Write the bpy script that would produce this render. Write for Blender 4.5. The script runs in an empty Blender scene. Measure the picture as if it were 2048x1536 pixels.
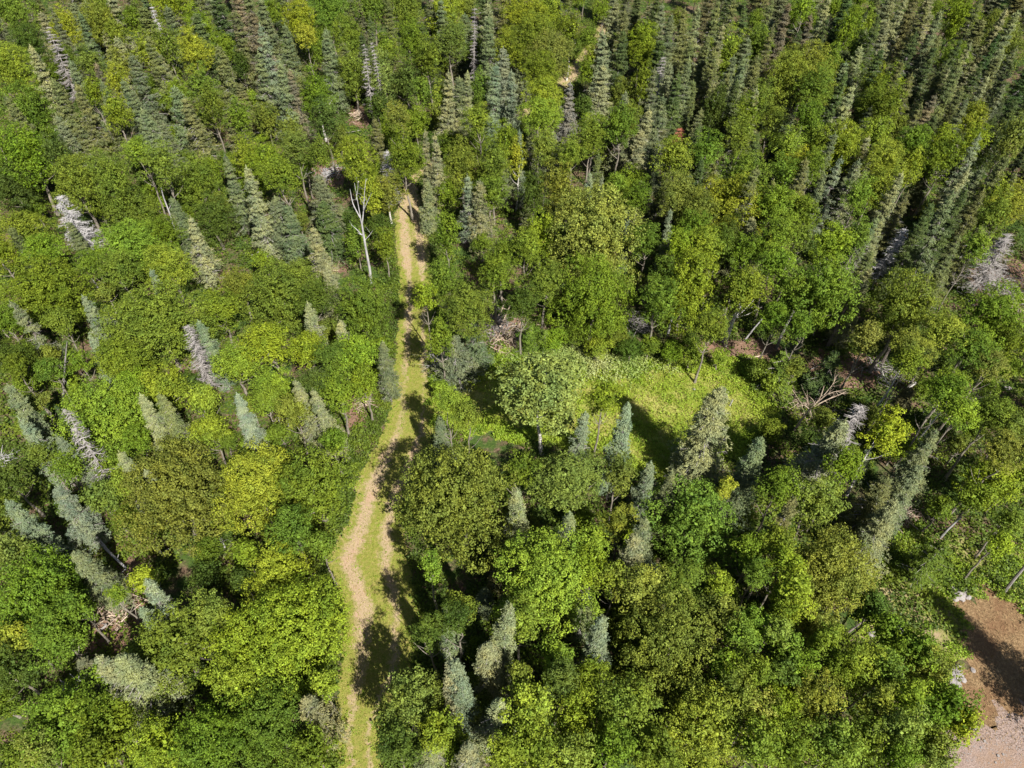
import bpy, math, random
import numpy as np
from mathutils import Matrix, Vector, Euler

random.seed(7)
S = bpy.context.scene
COL = S.collection
R = math.radians
PI = math.pi

# ------------------------------------------------------------------ camera
CAM_H = 42.0
FPX = 1420.0
cd = bpy.data.cameras.new('camera'); cam = bpy.data.objects.new('camera', cd); COL.objects.link(cam)
cd.sensor_width = 36; cd.lens = 36 * FPX / 2048; cd.clip_end = 2000; cd.clip_start = .5
CR = Matrix.Rotation(R(42.8), 3, 'X') @ Matrix.Rotation(R(1.05), 3, 'Z')
cam.matrix_world = Matrix.Translation((0, 0, CAM_H)) @ CR.to_4x4()
S.camera = cam

def at(x, y, z=0.0):
    """ground point (or point at height z) seen at photo position x, y"""
    d = CR @ Vector(((x - 1024) / FPX, -(y - 768) / FPX, -1.0))
    t = (z - CAM_H) / d.z
    return Vector((d.x * t, d.y * t, z))
CRT = CR.transposed()
def proj(p):
    c = CRT @ (Vector(p) - Vector((0, 0, CAM_H)))
    return 1024 + FPX * c.x / -c.z, 768 - FPX * c.y / -c.z, -c.z

# ------------------------------------------------------------------ light
SUN_AZ, SUN_EL = 30.0, 46.0
sd = bpy.data.lights.new('sun', 'SUN'); so = bpy.data.objects.new('sun', sd); COL.objects.link(so)
sd.energy = 5.0; sd.angle = R(.5); sd.color = (1.0, .97, .90)
dirn = Vector((-math.sin(R(SUN_AZ)) * math.cos(R(SUN_EL)), math.cos(R(SUN_AZ)) * math.cos(R(SUN_EL)), -math.sin(R(SUN_EL))))
so.rotation_euler = dirn.to_track_quat('-Z', 'Y').to_euler()
w = bpy.data.worlds.new('World'); S.world = w; w.use_nodes = True
nt = w.node_tree; bg = nt.nodes['Background']
sky = nt.nodes.new('ShaderNodeTexSky'); sky.sky_type = 'NISHITA'; sky.sun_disc = False
sky.sun_elevation = R(SUN_EL); sky.sun_rotation = R(180 - SUN_AZ)
nt.links.new(sky.outputs[0], bg.inputs[0]); bg.inputs[1].default_value = .05
S.view_settings.view_transform = 'Standard'; S.view_settings.look = 'None'
S.view_settings.gamma = 1; S.view_settings.exposure = EXPOSURE = .93
S.render.resolution_x = 1024; S.render.resolution_y = 768
S.render.engine = 'CYCLES'
S.cycles.max_bounces = 5; S.cycles.diffuse_bounces = 2; S.cycles.transmission_bounces = 3

# ------------------------------------------------------------------ materials
class NT:
    def __init__(s, name):
        s.m = bpy.data.materials.new(name); s.m.use_nodes = True
        s.t = s.m.node_tree; s.t.nodes.clear()
        s.out = s.n('ShaderNodeOutputMaterial')
    def n(s, ty, **k):
        o = s.t.nodes.new(ty)
        for a, b in k.items(): setattr(o, a, b)
        return o
    def l(s, a, b): s.t.links.new(a, b)
    def noise(s, scale, detail=3, rough=.6, vec=None):
        o = s.n('ShaderNodeTexNoise'); o.inputs['Scale'].default_value = scale
        o.inputs['Detail'].default_value = detail; o.inputs['Roughness'].default_value = rough
        if vec is not None: s.l(vec, o.inputs['Vector'])
        return o.outputs['Fac']
    def ramp(s, fac, stops):
        o = s.n('ShaderNodeValToRGB'); s.l(fac, o.inputs[0])
        e = o.color_ramp.elements
        while len(e) < len(stops): e.new(.5)
        for i, (p, c) in enumerate(stops): e[i].position = p; e[i].color = (*c, 1) if len(c) == 3 else c
        return o.outputs[0]
    def mix(s, f, a, b, mode='MIX'):
        o = s.n('ShaderNodeMix', data_type='RGBA', blend_type=mode)
        for i, v in ((0, f), (6, a), (7, b)):
            if hasattr(v, 'is_linked'): s.l(v, o.inputs[i])
            else: o.inputs[i].default_value = v if i == 0 else (*v, 1)
        return o.outputs[2]
    def math(s, op, a, b=0.0, c=0.0, clamp=False):
        o = s.n('ShaderNodeMath', operation=op, use_clamp=clamp)
        for i, v in enumerate((a, b, c)):
            if hasattr(v, 'is_linked'): s.l(v, o.inputs[i])
            else: o.inputs[i].default_value = v
        return o.outputs[0]
    def mapr(s, v, a, b, c, d):
        o = s.n('ShaderNodeMapRange'); s.l(v, o.inputs[0])
        for i, q in enumerate((a, b, c, d)): o.inputs[1 + i].default_value = q
        return o.outputs[0]

def foliage_mat(name, trans=.25, var=.35, tint=(1.16, 1.08, .7), rough=.6, own=None, spec=.25):
    """colour of the plant comes from the object's own colour; each leaf varies a little"""
    k = NT(name)
    oi = k.n('ShaderNodeObjectInfo'); ge = k.n('ShaderNodeNewGeometry')
    base = oi.outputs['Color'] if own is None else own
    rnd = ge.outputs['Random Per Island']
    if own is not None:
        tc = k.n('ShaderNodeTexCoord')
        big = k.noise(.35, 2, vec=tc.outputs['Object'])
        base = k.ramp(big, [(.3, own[0]), (.5, own[1]), (.7, own[2])])
    else:
        tc = k.n('ShaderNodeTexCoord'); lo = k.n('ShaderNodeVectorMath', operation='ADD')
        k.l(tc.outputs['Object'], lo.inputs[0]); k.l(oi.outputs['Location'], lo.inputs[1])
        nz = k.noise(.9, 3, .6, lo.outputs[0])
        sh = k.ramp(nz, [(.34, (.66, .74, .8)), (.5, (1, 1, 1)), (.66, (1.25, 1.18, 1.0))])
        base = k.mix(1.0, base, sh, 'MULTIPLY')
    tinted = k.mix(1.0, base, tint, 'MULTIPLY')
    c1 = k.mix(k.math('POWER', rnd, 2.0), base, tinted)
    v = k.mapr(rnd, 0, 1, 1 + var, 1 - var)
    r2 = k.math('FRACT', k.math('MULTIPLY', rnd, 7.31))
    v = k.math('MULTIPLY', v, k.mapr(r2, 0, 1, 1.12, .85))
    cmb = k.n('ShaderNodeCombineColor'); [k.l(v, cmb.inputs[i]) for i in range(3)]
    col = k.mix(1.0, c1, cmb.outputs[0], 'MULTIPLY')
    p = k.n('ShaderNodeBsdfPrincipled'); k.l(col, p.inputs['Base Color'])
    p.inputs['Roughness'].default_value = rough; p.inputs['Specular IOR Level'].default_value = spec
    tr = k.n('ShaderNodeBsdfTranslucent')
    tcol = k.mix(1.0, col, (1.3, 1.25, .45), 'MULTIPLY'); k.l(tcol, tr.inputs[0])
    ms = k.n('ShaderNodeMixShader'); ms.inputs[0].default_value = trans
    k.l(p.outputs[0], ms.inputs[1]); k.l(tr.outputs[0], ms.inputs[2]); k.l(ms.outputs[0], k.out.inputs[0])
    return k.m

def bark_mat(name, a, b, scale=6, band=False, c=None):
    k = NT(name); tc = k.n('ShaderNodeTexCoord')
    mp = k.n('ShaderNodeMapping'); k.l(tc.outputs['Object'], mp.inputs[0])
    mp.inputs['Scale'].default_value = (1, 1, 3.0 if band else .35)
    f = k.noise(scale, 4, .7, mp.outputs[0])
    col = k.ramp(f, [(.36, a), (.52, b)] + ([(.8, c)] if c else []))
    p = k.n('ShaderNodeBsdfPrincipled'); k.l(col, p.inputs['Base Color']); p.inputs['Roughness'].default_value = .8
    bp = k.n('ShaderNodeBump'); bp.inputs['Strength'].default_value = .5; k.l(f, bp.inputs['Height']); k.l(bp.outputs[0], p.inputs['Normal'])
    k.l(p.outputs[0], k.out.inputs[0])
    return k.m

M = {}
M['leaf'] = foliage_mat('broad_leaves', .17, .5, spec=.10, rough=.6)
M['needle'] = foliage_mat('spruce_needles', .08, .35, (1.1, 1.05, .85), .8, spec=.08)
M['under'] = foliage_mat('undergrowth_leaves', .25, .45, own=((.05, .08, .012), (.085, .13, .014), (.15, .19, .018)))
M['fern'] = foliage_mat('meadow_plants', .25, .35, own=((.13, .22, .018), (.21, .30, .024), (.28, .35, .04)))
M['grass'] = foliage_mat('grass_blades', .3, .35, (1.15, 1.0, .8), own=((.20, .25, .035), (.29, .30, .06), (.40, .34, .14)))
M['birch'] = bark_mat('birch_bark', (.10, .085, .07), (.62, .58, .52), 5, True, (.7, .67, .62))
M['dbark'] = bark_mat('alder_bark', (.10, .085, .06), (.22, .19, .15), 7)
M['sbark'] = bark_mat('spruce_bark', (.06, .045, .035), (.16, .13, .11), 7)
M['dead'] = bark_mat('weathered_dead_wood', (.14, .125, .115), (.26, .235, .22), 5, False, (.35, .32, .305))
M['bleached'] = bark_mat('bleached_wood', (.22, .21, .205), (.38, .36, .355), 5, False, (.48, .46, .455))
M['log'] = bark_mat('pale_log_wood', (.26, .18, .12), (.46, .36, .27), 6)
M['rust'] = bark_mat('rusty_dead_needles', (.16, .05, .03), (.28, .09, .05), 6)
def stone():
    k = NT('pale_rock'); tc = k.n('ShaderNodeTexCoord')
    f = k.noise(4, 5, .65, tc.outputs['Object'])
    col = k.ramp(f, [(.3, (.22, .19, .18)), (.55, (.26, .235, .22)), (.75, (.35, .315, .30))])
    p = k.n('ShaderNodeBsdfPrincipled'); k.l(col, p.inputs['Base Color']); p.inputs['Roughness'].default_value = .85
    bp = k.n('ShaderNodeBump'); bp.inputs['Strength'].default_value = .6; k.l(f, bp.inputs['Height']); k.l(bp.outputs[0], p.inputs['Normal'])
    k.l(p.outputs[0], k.out.inputs[0]); return k.m
M['rock'] = stone()

def ground_mat():
    k = NT('forest_floor'); tc = k.n('ShaderNodeTexCoord'); P = tc.outputs['Object']
    a = k.noise(.22, 4, .6, P); b = k.noise(6, 5, .75, P); c = k.noise(1.3, 3, .6, P)
    litter = k.ramp(b, [(.3, (.05, .032, .022)), (.5, (.13, .085, .055)), (.68, (.26, .18, .12))])
    moss = k.ramp(b, [(.3, (.025, .045, .012)), (.55, (.06, .10, .02)), (.75, (.11, .15, .03))])
    m = k.mapr(k.math('ADD', k.math('MULTIPLY', a, .6), k.math('MULTIPLY', c, .5)), .48, .6, 0, 1)
    col = k.mix(m, litter, moss)
    p = k.n('ShaderNodeBsdfPrincipled'); k.l(col, p.inputs['Base Color']); p.inputs['Roughness'].default_value = .95
    p.inputs['Specular IOR Level'].default_value = .1
    bp = k.n('ShaderNodeBump'); bp.inputs['Strength'].default_value = .8; bp.inputs['Distance'].default_value = .1
    k.l(b, bp.inputs['Height']); k.l(bp.outputs[0], p.inputs['Normal']); k.l(p.outputs[0], k.out.inputs[0])
    return k.m
M['ground'] = ground_mat()

def trail_mat():
    """u runs across the trail (-1..1): two worn soil ruts with short grass on the crown between and at the sides"""
    k = NT('two_track_soil_and_grass'); tc = k.n('ShaderNodeTexCoord'); P = tc.outputs['Object']
    at_ = k.n('ShaderNodeAttribute', attribute_name='u'); sep = k.n('ShaderNodeSeparateXYZ'); k.l(at_.outputs['Vector'], sep.inputs[0])
    u, rutw = sep.outputs[0], sep.outputs[1]
    n1 = k.noise(.55, 4, .65, P); n2 = k.noise(3.5, 5, .75, P); n3 = k.noise(18, 4, .8, P); n0 = k.noise(.12, 2, .5, P)
    uu = k.math('ADD', u, k.math('MULTIPLY', k.math('SUBTRACT', n1, .5), .35))
    rl = k.math('ABSOLUTE', k.math('ADD', uu, .42)); rr = k.math('ABSOLUTE', k.math('SUBTRACT', uu, .45))
    d = k.math('MINIMUM', rl, k.math('ADD', rr, .06))
    rut = k.mapr(d, .08, .34, 1, 0)
    rut = k.math('ADD', k.math('ADD', rut, k.math('MULTIPLY', k.math('SUBTRACT', n2, .5), 1.7)), k.math('MULTIPLY', k.math('SUBTRACT', n0, .5), 2.2))
    rut = k.math('ADD', rut, rutw)
    rut = k.mapr(rut, .15, .85, 0, 1)
    soil = k.ramp(n3, [(.3, (.25, .18, .11)), (.5, (.38, .28, .17)), (.7, (.50, .39, .26))])
    soil = k.mix(k.mapr(n1, .5, .66, 0, .6), soil, (.42, .27, .19))
    gr = k.ramp(n3, [(.3, (.09, .12, .02)), (.5, (.19, .21, .035)), (.7, (.28, .27, .06))])
    gr = k.mix(k.mapr(n2, .45, .6, 0, .7), gr, (.30, .24, .08))
    col = k.mix(rut, gr, soil)
    p = k.n('ShaderNodeBsdfPrincipled'); k.l(col, p.inputs['Base Color']); p.inputs['Roughness'].default_value = .95
    p.inputs['Specular IOR Level'].default_value = .1
    bp = k.n('ShaderNodeBump'); bp.inputs['Strength'].default_value = .7; bp.inputs['Distance'].default_value = .06
    k.l(n3, bp.inputs['Height']); k.l(bp.outputs[0], p.inputs['Normal']); k.l(p.outputs[0], k.out.inputs[0])
    return k.m
M['trail'] = trail_mat()

def patch_mat(name, c1, c2, c3, scale=8):
    k = NT(name); tc = k.n('ShaderNodeTexCoord'); P = tc.outputs['Object']
    a = k.noise(scale, 5, .75, P); b = k.noise(.5, 4, .65, P)
    c = k.ramp(a, [(.3, tuple(v * .55 for v in c1)), (.5, c1), (.7, c2)])
    col = k.mix(k.mapr(b, .45, .62, 0, .85), c, c3)
    p = k.n('ShaderNodeBsdfPrincipled'); k.l(col, p.inputs['Base Color']); p.inputs['Roughness'].default_value = .95
    p.inputs['Specular IOR Level'].default_value = .1
    bp = k.n('ShaderNodeBump'); bp.inputs['Strength'].default_value = .8; bp.inputs['Distance'].default_value = .08
    k.l(a, bp.inputs['Height']); k.l(bp.outputs[0], p.inputs['Normal']); k.l(p.outputs[0], k.out.inputs[0])
    return k.m
M['meadow'] = patch_mat('meadow_turf', (.18, .24, .025), (.28, .33, .045), (.36, .34, .10))
M['bank'] = patch_mat('weedy_bank_soil', (.17, .20, .035), (.30, .30, .08), (.36, .25, .17), 6)
M['drygrass'] = patch_mat('dry_grass_soil', (.21, .135, .07), (.36, .25, .135), (.17, .095, .05), 5)
M['gravel'] = patch_mat('pinkish_gravel', (.29, .21, .175), (.40, .32, .28), (.28, .185, .125), 12)
M['duff'] = patch_mat('brown_duff', (.17, .105, .07), (.34, .24, .18), (.24, .14, .095), 5)

# ------------------------------------------------------------------ mesh helpers
rng = np.random.default_rng(11)
def quads_mesh(name, Q, mat):
    """Q (n,4,3) -> mesh of loose quads"""
    Q = np.ascontiguousarray(Q, dtype=np.float32); n = len(Q)
    me = bpy.data.meshes.new(name)
    me.vertices.add(n * 4); me.vertices.foreach_set('co', Q.reshape(-1))
    me.loops.add(n * 4); me.loops.foreach_set('vertex_index', np.arange(n * 4, dtype=np.int32))
    me.polygons.add(n); me.polygons.foreach_set('loop_start', np.arange(0, n * 4, 4, dtype=np.int32))
    me.polygons.foreach_set('loop_total', np.full(n, 4, dtype=np.int32))
    me.update(calc_edges=True); me.materials.append(mat)
    return me
def norm(v): return v / np.maximum(np.linalg.norm(v, axis=-1, keepdims=True), 1e-9)
def leaves(pos, nrm, length, width, axis=None, fold=.0):
    """diamond leaves at pos (n,3) facing nrm; long axis random or the given one"""
    n = len(pos); nrm = norm(nrm)
    t = rng.normal(size=(n, 3)) if axis is None else axis
    t = norm(t - nrm * np.sum(t * nrm, axis=1, keepdims=True)); b = np.cross(nrm, t)
    L = (np.asarray(length) * (rng.uniform(.7, 1.3, n)))[:, None]; W = (np.asarray(width) * rng.uniform(.7, 1.3, n))[:, None]
    s = rng.uniform(-.15, .15, (n, 1)) * L
    return np.stack([pos - t * L * .5, pos + b * W * .5 + t * s, pos + t * L * .5 - nrm * L * .12, pos - b * W * .5 + t * s], 1)
def tube(pts, rad, sides=6):
    pts = np.asarray(pts, float); rad = np.asarray(rad, float); n = len(pts)
    d = norm(np.gradient(pts, axis=0)); ref = np.array([0.31, .77, .12])
    a = norm(np.cross(d, ref)); b = np.cross(d, a)
    an = np.linspace(0, 2 * PI, sides + 1)
    ring = pts[:, None] + rad[:, None, None] * (a[:, None] * np.cos(an)[None, :, None] + b[:, None] * np.sin(an)[None, :, None])
    return np.stack([ring[:-1, :-1], ring[:-1, 1:], ring[1:, 1:], ring[1:, :-1]], 2).reshape(-1, 4, 3)
def rdir(n, up=0.0):
    v = norm(rng.normal(size=(n, 3))); v[:, 2] += up; return norm(v)

# ------------------------------------------------------------------ broadleaf crowns
def crown_mesh(r, rz, leaf, dens, sparse=0.0, seed=0, nclump=None):
    """clumps of foliage spread over the crown volume; each clump a cluster of leafy tufts"""
    global rng
    rng = np.random.default_rng(seed)
    nc = nclump or int(13 + 7 * r)
    # clump centres, uneven outline
    cd_ = rdir(nc * 4, .28)
    keep = [0]
    for i in range(1, len(cd_)):
        if all(np.dot(cd_[i], cd_[j]) < math.cos(1.55 / math.sqrt(nc) * rng.uniform(.8, 1.2)) for j in keep): keep.append(i)
        if len(keep) >= nc: break
    cdv = cd_[keep]; nc = len(cdv)
    ell = np.array([r, r, rz])
    rad = r * rng.uniform(.19, .42, nc)
    cen = cdv * ell * (rng.uniform(.48, .92, nc))[:, None] * (1.12 - .35 * rad / (r * .42))[:, None]
    tz = np.clip(cen[:, 2] / rz, 0, 1)
    cen[:, :2] *= (1 - .42 * tz ** 1.6)[:, None]; rad = rad * (1 - .3 * tz)
    ph = rng.uniform(0, 6.28, 2); az = np.arctan2(cen[:, 1], cen[:, 0])
    cen[:, :2] *= (1 + .16 * np.sin(2 * az + ph[0]) + .12 * np.sin(3 * az + ph[1]))[:, None]
    cen[:, 2] -= (rng.uniform(0, .12, nc)) * rz
    cen = np.vstack([cen, [[0, 0, rz * .2], [0, 0, -rz * .3]]]); rad = np.append(rad, [r * .5, r * .5]); nc += 2
    Q = []
    for i in range(nc):
        if sparse and rng.random() < sparse * .3: continue
        area = 4 * PI * rad[i] ** 2
        nt_ = max(8, int(area * 4.2 * dens))
        td = rdir(nt_, .18)
        squash = np.array([1, 1, rng.uniform(.7, 1.0)])
        tp = cen[i] + td * squash * (rad[i] * rng.uniform(.72, 1.12, nt_))[:, None]
        # drop tufts deep inside other clumps
        dd = np.linalg.norm((tp[:, None] - cen[None]), axis=2) / rad[None]
        dd[:, i] = 9
        tp_ok = dd.min(1) > .62
        tp = tp[tp_ok]; tdd = td[tp_ok]
        if not len(tp): continue
        nl = int(16 * (1 - sparse * .4))
        k = np.repeat(np.arange(len(tp)), nl)
        tr = rng.uniform(.11, .25, len(tp))[k]
        ld = rdir(len(k), .2)
        p = tp[k] + ld * tr[:, None] * np.array([1, 1, .7])
        nrm = tdd[k] * .55 + ld * .7 + np.array([0, 0, .55]) + rng.normal(size=p.shape) * .42
        Q.append(leaves(p, nrm, leaf, leaf * .72))
    m = int(150 * r ** 2)      # oversized leaves added inside the crown to block light and darken gaps
    ip = rdir(m) * ell * (rng.uniform(0, .36, m) ** .5)[:, None] * .85
    Q.append(leaves(ip, rdir(m, .6), .24, .2))
    return np.vstack(Q)
PROTO_D = {}
def add_d(style, r, ratio, leaf, dens, sparse, n):
    for i in range(n):
        s = hash((r, ratio, i)) % 100000 if False else int(r * 1000 + ratio * 100 + i * 7 + len(style))
        Q = crown_mesh(r, r * ratio, leaf, dens, sparse, s)
        PROTO_D.setdefault(style, []).append((r, ratio, quads_mesh('crown_%s' % style, Q, M['leaf'])))
for r_ in (.8, 1.3, 1.9, 2.7, 3.5):
    n = 4 if r_ < 2.5 else 3
    add_d('round', r_, 1.0, .10, 1.05 if r_ < 2.5 else 1.2, 0, n)
    if r_ < 3: add_d('tall', r_, 1.6, .10, 1.05, .1, n)
add_d('sparse', 1.5, 1.3, .13, .8, .5, 2); add_d('sparse', 2.4, 1.3, .13, 1.05, .3, 2)
def pick_d(style, r, ratio, i):
    c = PROTO_D[style]
    best = min(abs(math.log(a[0] / r)) for a in c)
    c = [a for a in c if abs(math.log(a[0] / r)) < best + .01]
    return c[i % len(c)]

def trunk_mesh(name, h, r0, seed, mat, crook=.35, limbs=6, fork=False):
    global rng
    rng = np.random.default_rng(seed)
    z = np.linspace(0, h, 9)
    off = np.cumsum(rng.normal(size=(9, 2)) * crook * .35, axis=0) * np.linspace(0, 1, 9)[:, None]
    off -= np.linspace(0, 1, 9)[:, None] * off[-1]
    P = np.column_stack([off, z]); rad = r0 * np.linspace(1, .25, 9); rad[0] *= 1.35
    Q = [tube(P, rad, 7)]
    for i in range(limbs):
        t = rng.uniform(.45, .9); j = int(t * 8); b = P[j]
        a = rng.uniform(0, 2 * PI); L = rng.uniform(.8, 1.7) * (1.3 - t)* h / 8 * 1.6
        e = b + np.array([math.cos(a) * L * .75, math.sin(a) * L * .75, L * .9])
        m = (b + e) / 2 + np.array([0, 0, -.12 * L])
        Q.append(tube([b, m, e], [rad[j] * .55, rad[j] * .4, rad[j] * .15], 5))
    return quads_mesh(name, np.vstack(Q), mat)
TR_B = [trunk_mesh('birch_trunk', 8, .10, i, M['birch'], .45, 7) for i in range(5)]
TR_D = [trunk_mesh('alder_trunk', 8, .11, 20 + i, M['dbark'], .5, 8) for i in range(3)]
TR_S = [trunk_mesh('spruce_trunk', 10, .13, 40 + i, M['sbark'], .06, 0) for i in range(2)]

# ------------------------------------------------------------------ spruces
def spruce_parts(h, rb, seed, thin=0.0, deadlow=0.0, droop=.35, power=.75):
    """returns foliage quads, bare branch quads"""
    global rng
    rng = np.random.default_rng(seed)
    F, B = [], []
    sec = rng.uniform(.72, 1.15, 6)
    z = h * .12
    k = 0
    while z < h - .25:
        t = z / h
        L0 = rb * (1 - t) ** power + .12
        nb = max(3, int(7 - 2 * t))
        for j in range(nb):
            if rng.random() < thin: continue
            a = k * 1.3 + j * 2 * PI / nb + rng.uniform(-.35, .35)
            L = L0 * rng.choice([.5, .75, .9, 1.0, 1.12, 1.25]) * rng.uniform(.85, 1.1) * sec[int((a % 6.283) / 1.0472) % 6]
            d = np.array([math.cos(a), math.sin(a), 0])
            s = np.linspace(0, 1, 5)
            zz = z + rng.uniform(-.15, .15) + L * (.18 * s - droop * (1.6 - t) * s ** 1.6 + .16 * s ** 4)
            P = np.column_stack([d[0] * s * L, d[1] * s * L, zz])
            bare = rng.random() < deadlow * (1.25 - t) ** 2
            B.append(tube(P, .028 * (1.2 - s) + .004, 3))
            side = np.array([-d[1], d[0], 0])
            if bare:
                for q in range(7):
                    u = rng.uniform(.3, 1); b = np.array([d[0] * u * L, d[1] * u * L, np.interp(u, s, zz)])
                    e = b + side * rng.choice([-1, 1]) * rng.uniform(.1, .35) * L * .6 + d * .12 + np.array([0, 0, rng.uniform(-.12, .05)])
                    B.append(tube([b, (b + e) / 2 + .01, e], [.012, .009, .004], 3))
                continue
            # needle sprays: a wedge of tufts along and beside the branch
            nt_ = int(12 + 34 * L)
            u = rng.uniform(.12, 1.02, nt_); lat = rng.uniform(-1, 1, nt_) * (.10 + .36 * L * np.sin(np.clip(u, 0, 1) * PI * .8) ** .8)
            c = np.outer(u * L, d) + np.outer(lat, side); c[:, 2] = np.interp(u, s, zz) - np.abs(lat) * .25 + rng.uniform(-.04, .05, nt_)
            nq = 7
            kk = np.repeat(np.arange(nt_), nq)
            ax = d * .8 + side * np.sign(lat[kk])[:, None] * .6 + rng.normal(size=(len(kk), 3)) * .35
            nr = np.array([0, 0, 1.0]) + rng.normal(size=(len(kk), 3)) * .55 + d * .25
            F.append(leaves(c[kk] + rng.normal(size=(len(kk), 3)) * .05, nr, .125, .045, ax))
        z += rng.uniform(.22, .42) * (.8 + .25 * rb); k += 1
    # leader
    n = 60; zz = rng.uniform(h - .7, h + .1, n); a = rng.uniform(0, 2 * PI, n); rr = (h + .15 - zz) * .22
    c = np.column_stack([np.cos(a) * rr, np.sin(a) * rr, zz])
    F.append(leaves(c, np.column_stack([np.cos(a), np.sin(a), np.full(n, .4)]), .15, .07, np.tile([0, 0, 1.0], (n, 1)) + rng.normal(size=(n, 3)) * .3))
    return np.vstack(F), np.vstack(B)
SP = []   # (h, rb, needle mesh, twig mesh)
for i, (h, rb, th, dl) in enumerate([(10, .8, .05, .1), (10, .95, .12, .3), (10, 1.15, .0, .05), (10, 1.3, .05, .15), (10, 1.5, .1, .35), (10, 1.75, .0, .1), (10, .65, .1, .2), (10, 1.2, .15, .5)]):
    f, b = spruce_parts(h, rb, 300 + i, th, dl)
    SP.append((h, rb, quads_mesh('spruce_crown', f, M['needle']), quads_mesh('spruce_twigs', b, M['dead'])))
WIDE = []
for i in range(2):
    f, b = spruce_parts(5, 1.7, 400 + i, .05, .15, .25, .85)
    WIDE.append((5, 1.7, quads_mesh('wide_spruce_crown', f, M['needle']), quads_mesh('spruce_twigs', b, M['dead'])))

def dead_spruce(h, rb, seed, mat, dens=1.0):
    global rng
    rng = np.random.default_rng(seed)
    z = np.linspace(0, h, 7)
    Q = [tube(np.column_stack([z * 0, z * 0, z]), .13 * (1 - z / h * .93), 6)]
    B = []
    zz = h * .22
    while zz < h - .1:
        t = zz / h
        for j in range(int(5 * dens + 1)):
            a = rng.uniform(0, 2 * PI); L = (rb * (1 - t) ** .7 + .08) * rng.uniform(.5, 1.25)
            d = np.array([math.cos(a), math.sin(a), 0]); side = np.array([-d[1], d[0], 0])
            s = np.linspace(0, 1, 5); ph = -.35 * s ** 1.3 + .25 * s ** 4
            P = np.column_stack([d[0] * s * L, d[1] * s * L, zz + L * ph]) + np.outer(s ** 2, side) * rng.uniform(-.2, .2)
            B.append(tube(P, .032 * (1.1 - s) + .009, 4))
            for q in range(int(3 + 9 * L * dens)):
                u = rng.uniform(.15, 1); b = np.array([np.interp(u, s, P[:, c]) for c in range(3)])
                e = b + side * rng.choice([-1, 1]) * rng.uniform(.1, .34) + d * rng.uniform(.05, .25) + np.array([0, 0, rng.uniform(-.12, .03)])
                B.append(tube([b, (b + e) / 2 + [0, 0, .02], e], [.013, .010, .005], 3))
        zz += rng.uniform(.26, .42)
    return (h, rb, quads_mesh('dead_trunk', np.vstack(Q), mat), quads_mesh('dead_branches', np.vstack(B), mat))
DEAD = [dead_spruce(9, 1.0, 500, M['dead']), dead_spruce(9, 1.4, 501, M['dead'], 1.2), dead_spruce(9, .55, 502, M['dead'])]
BLEACH = [dead_spruce(9, 1.55, 510, M['bleached'], 1.4), dead_spruce(9, .6, 511, M['bleached'], 1.2)]
RUST = dead_spruce(4, .5, 520, M['rust'], 1.6)

# ------------------------------------------------------------------ object helpers
def link(o, parent=None):
    COL.objects.link(o)
    if parent is not None: o.parent = parent
    return o
def empty(name, loc, rz=0.0):
    o = bpy.data.objects.new(name, None); o.empty_display_size = .3
    o.location = loc; o.rotation_euler = (0, 0, rz); return link(o)
def mobj(name, me, parent=None, loc=(0, 0, 0), scale=(1, 1, 1), color=None):
    o = bpy.data.objects.new(name, me); o.location = loc; o.scale = scale
    if color: o.color = (*color, 1)
    return link(o, parent)
def tag(o, label=None, cat=None, group=None, kind=None):
    if label: o['label'] = label
    if cat: o['category'] = cat
    if group: o['group'] = group
    if kind: o['kind'] = kind
    return o

DC = {'l': (.146, .208, .019), 'g': (.105, .155, .017), 'd': (.062, .098, .016), 'y': (.185, .230, .022),
      'o': (.135, .168, .027), 'p': (.165, .210, .045), 'Y': (.220, .275, .022)}
DW = {'l': 'lime green', 'g': 'mid green', 'd': 'dark green', 'y': 'yellow green', 'o': 'olive green', 'p': 'pale green', 'Y': 'bright yellow'}
SC = {'g': (.148, .178, .088), 'b': (.178, .22, .135), 'o': (.145, .16, .06), 'd': (.078, .108, .036), 'p': (.225, .24, .12), 'n': (.165, .14, .09), 'D': (.125, .155, .085)}
SW = {'g': 'grey green', 'b': 'bluish grey', 'o': 'olive', 'd': 'dark green', 'p': 'pale', 'n': 'brownish', 'D': 'grey green'}

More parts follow.
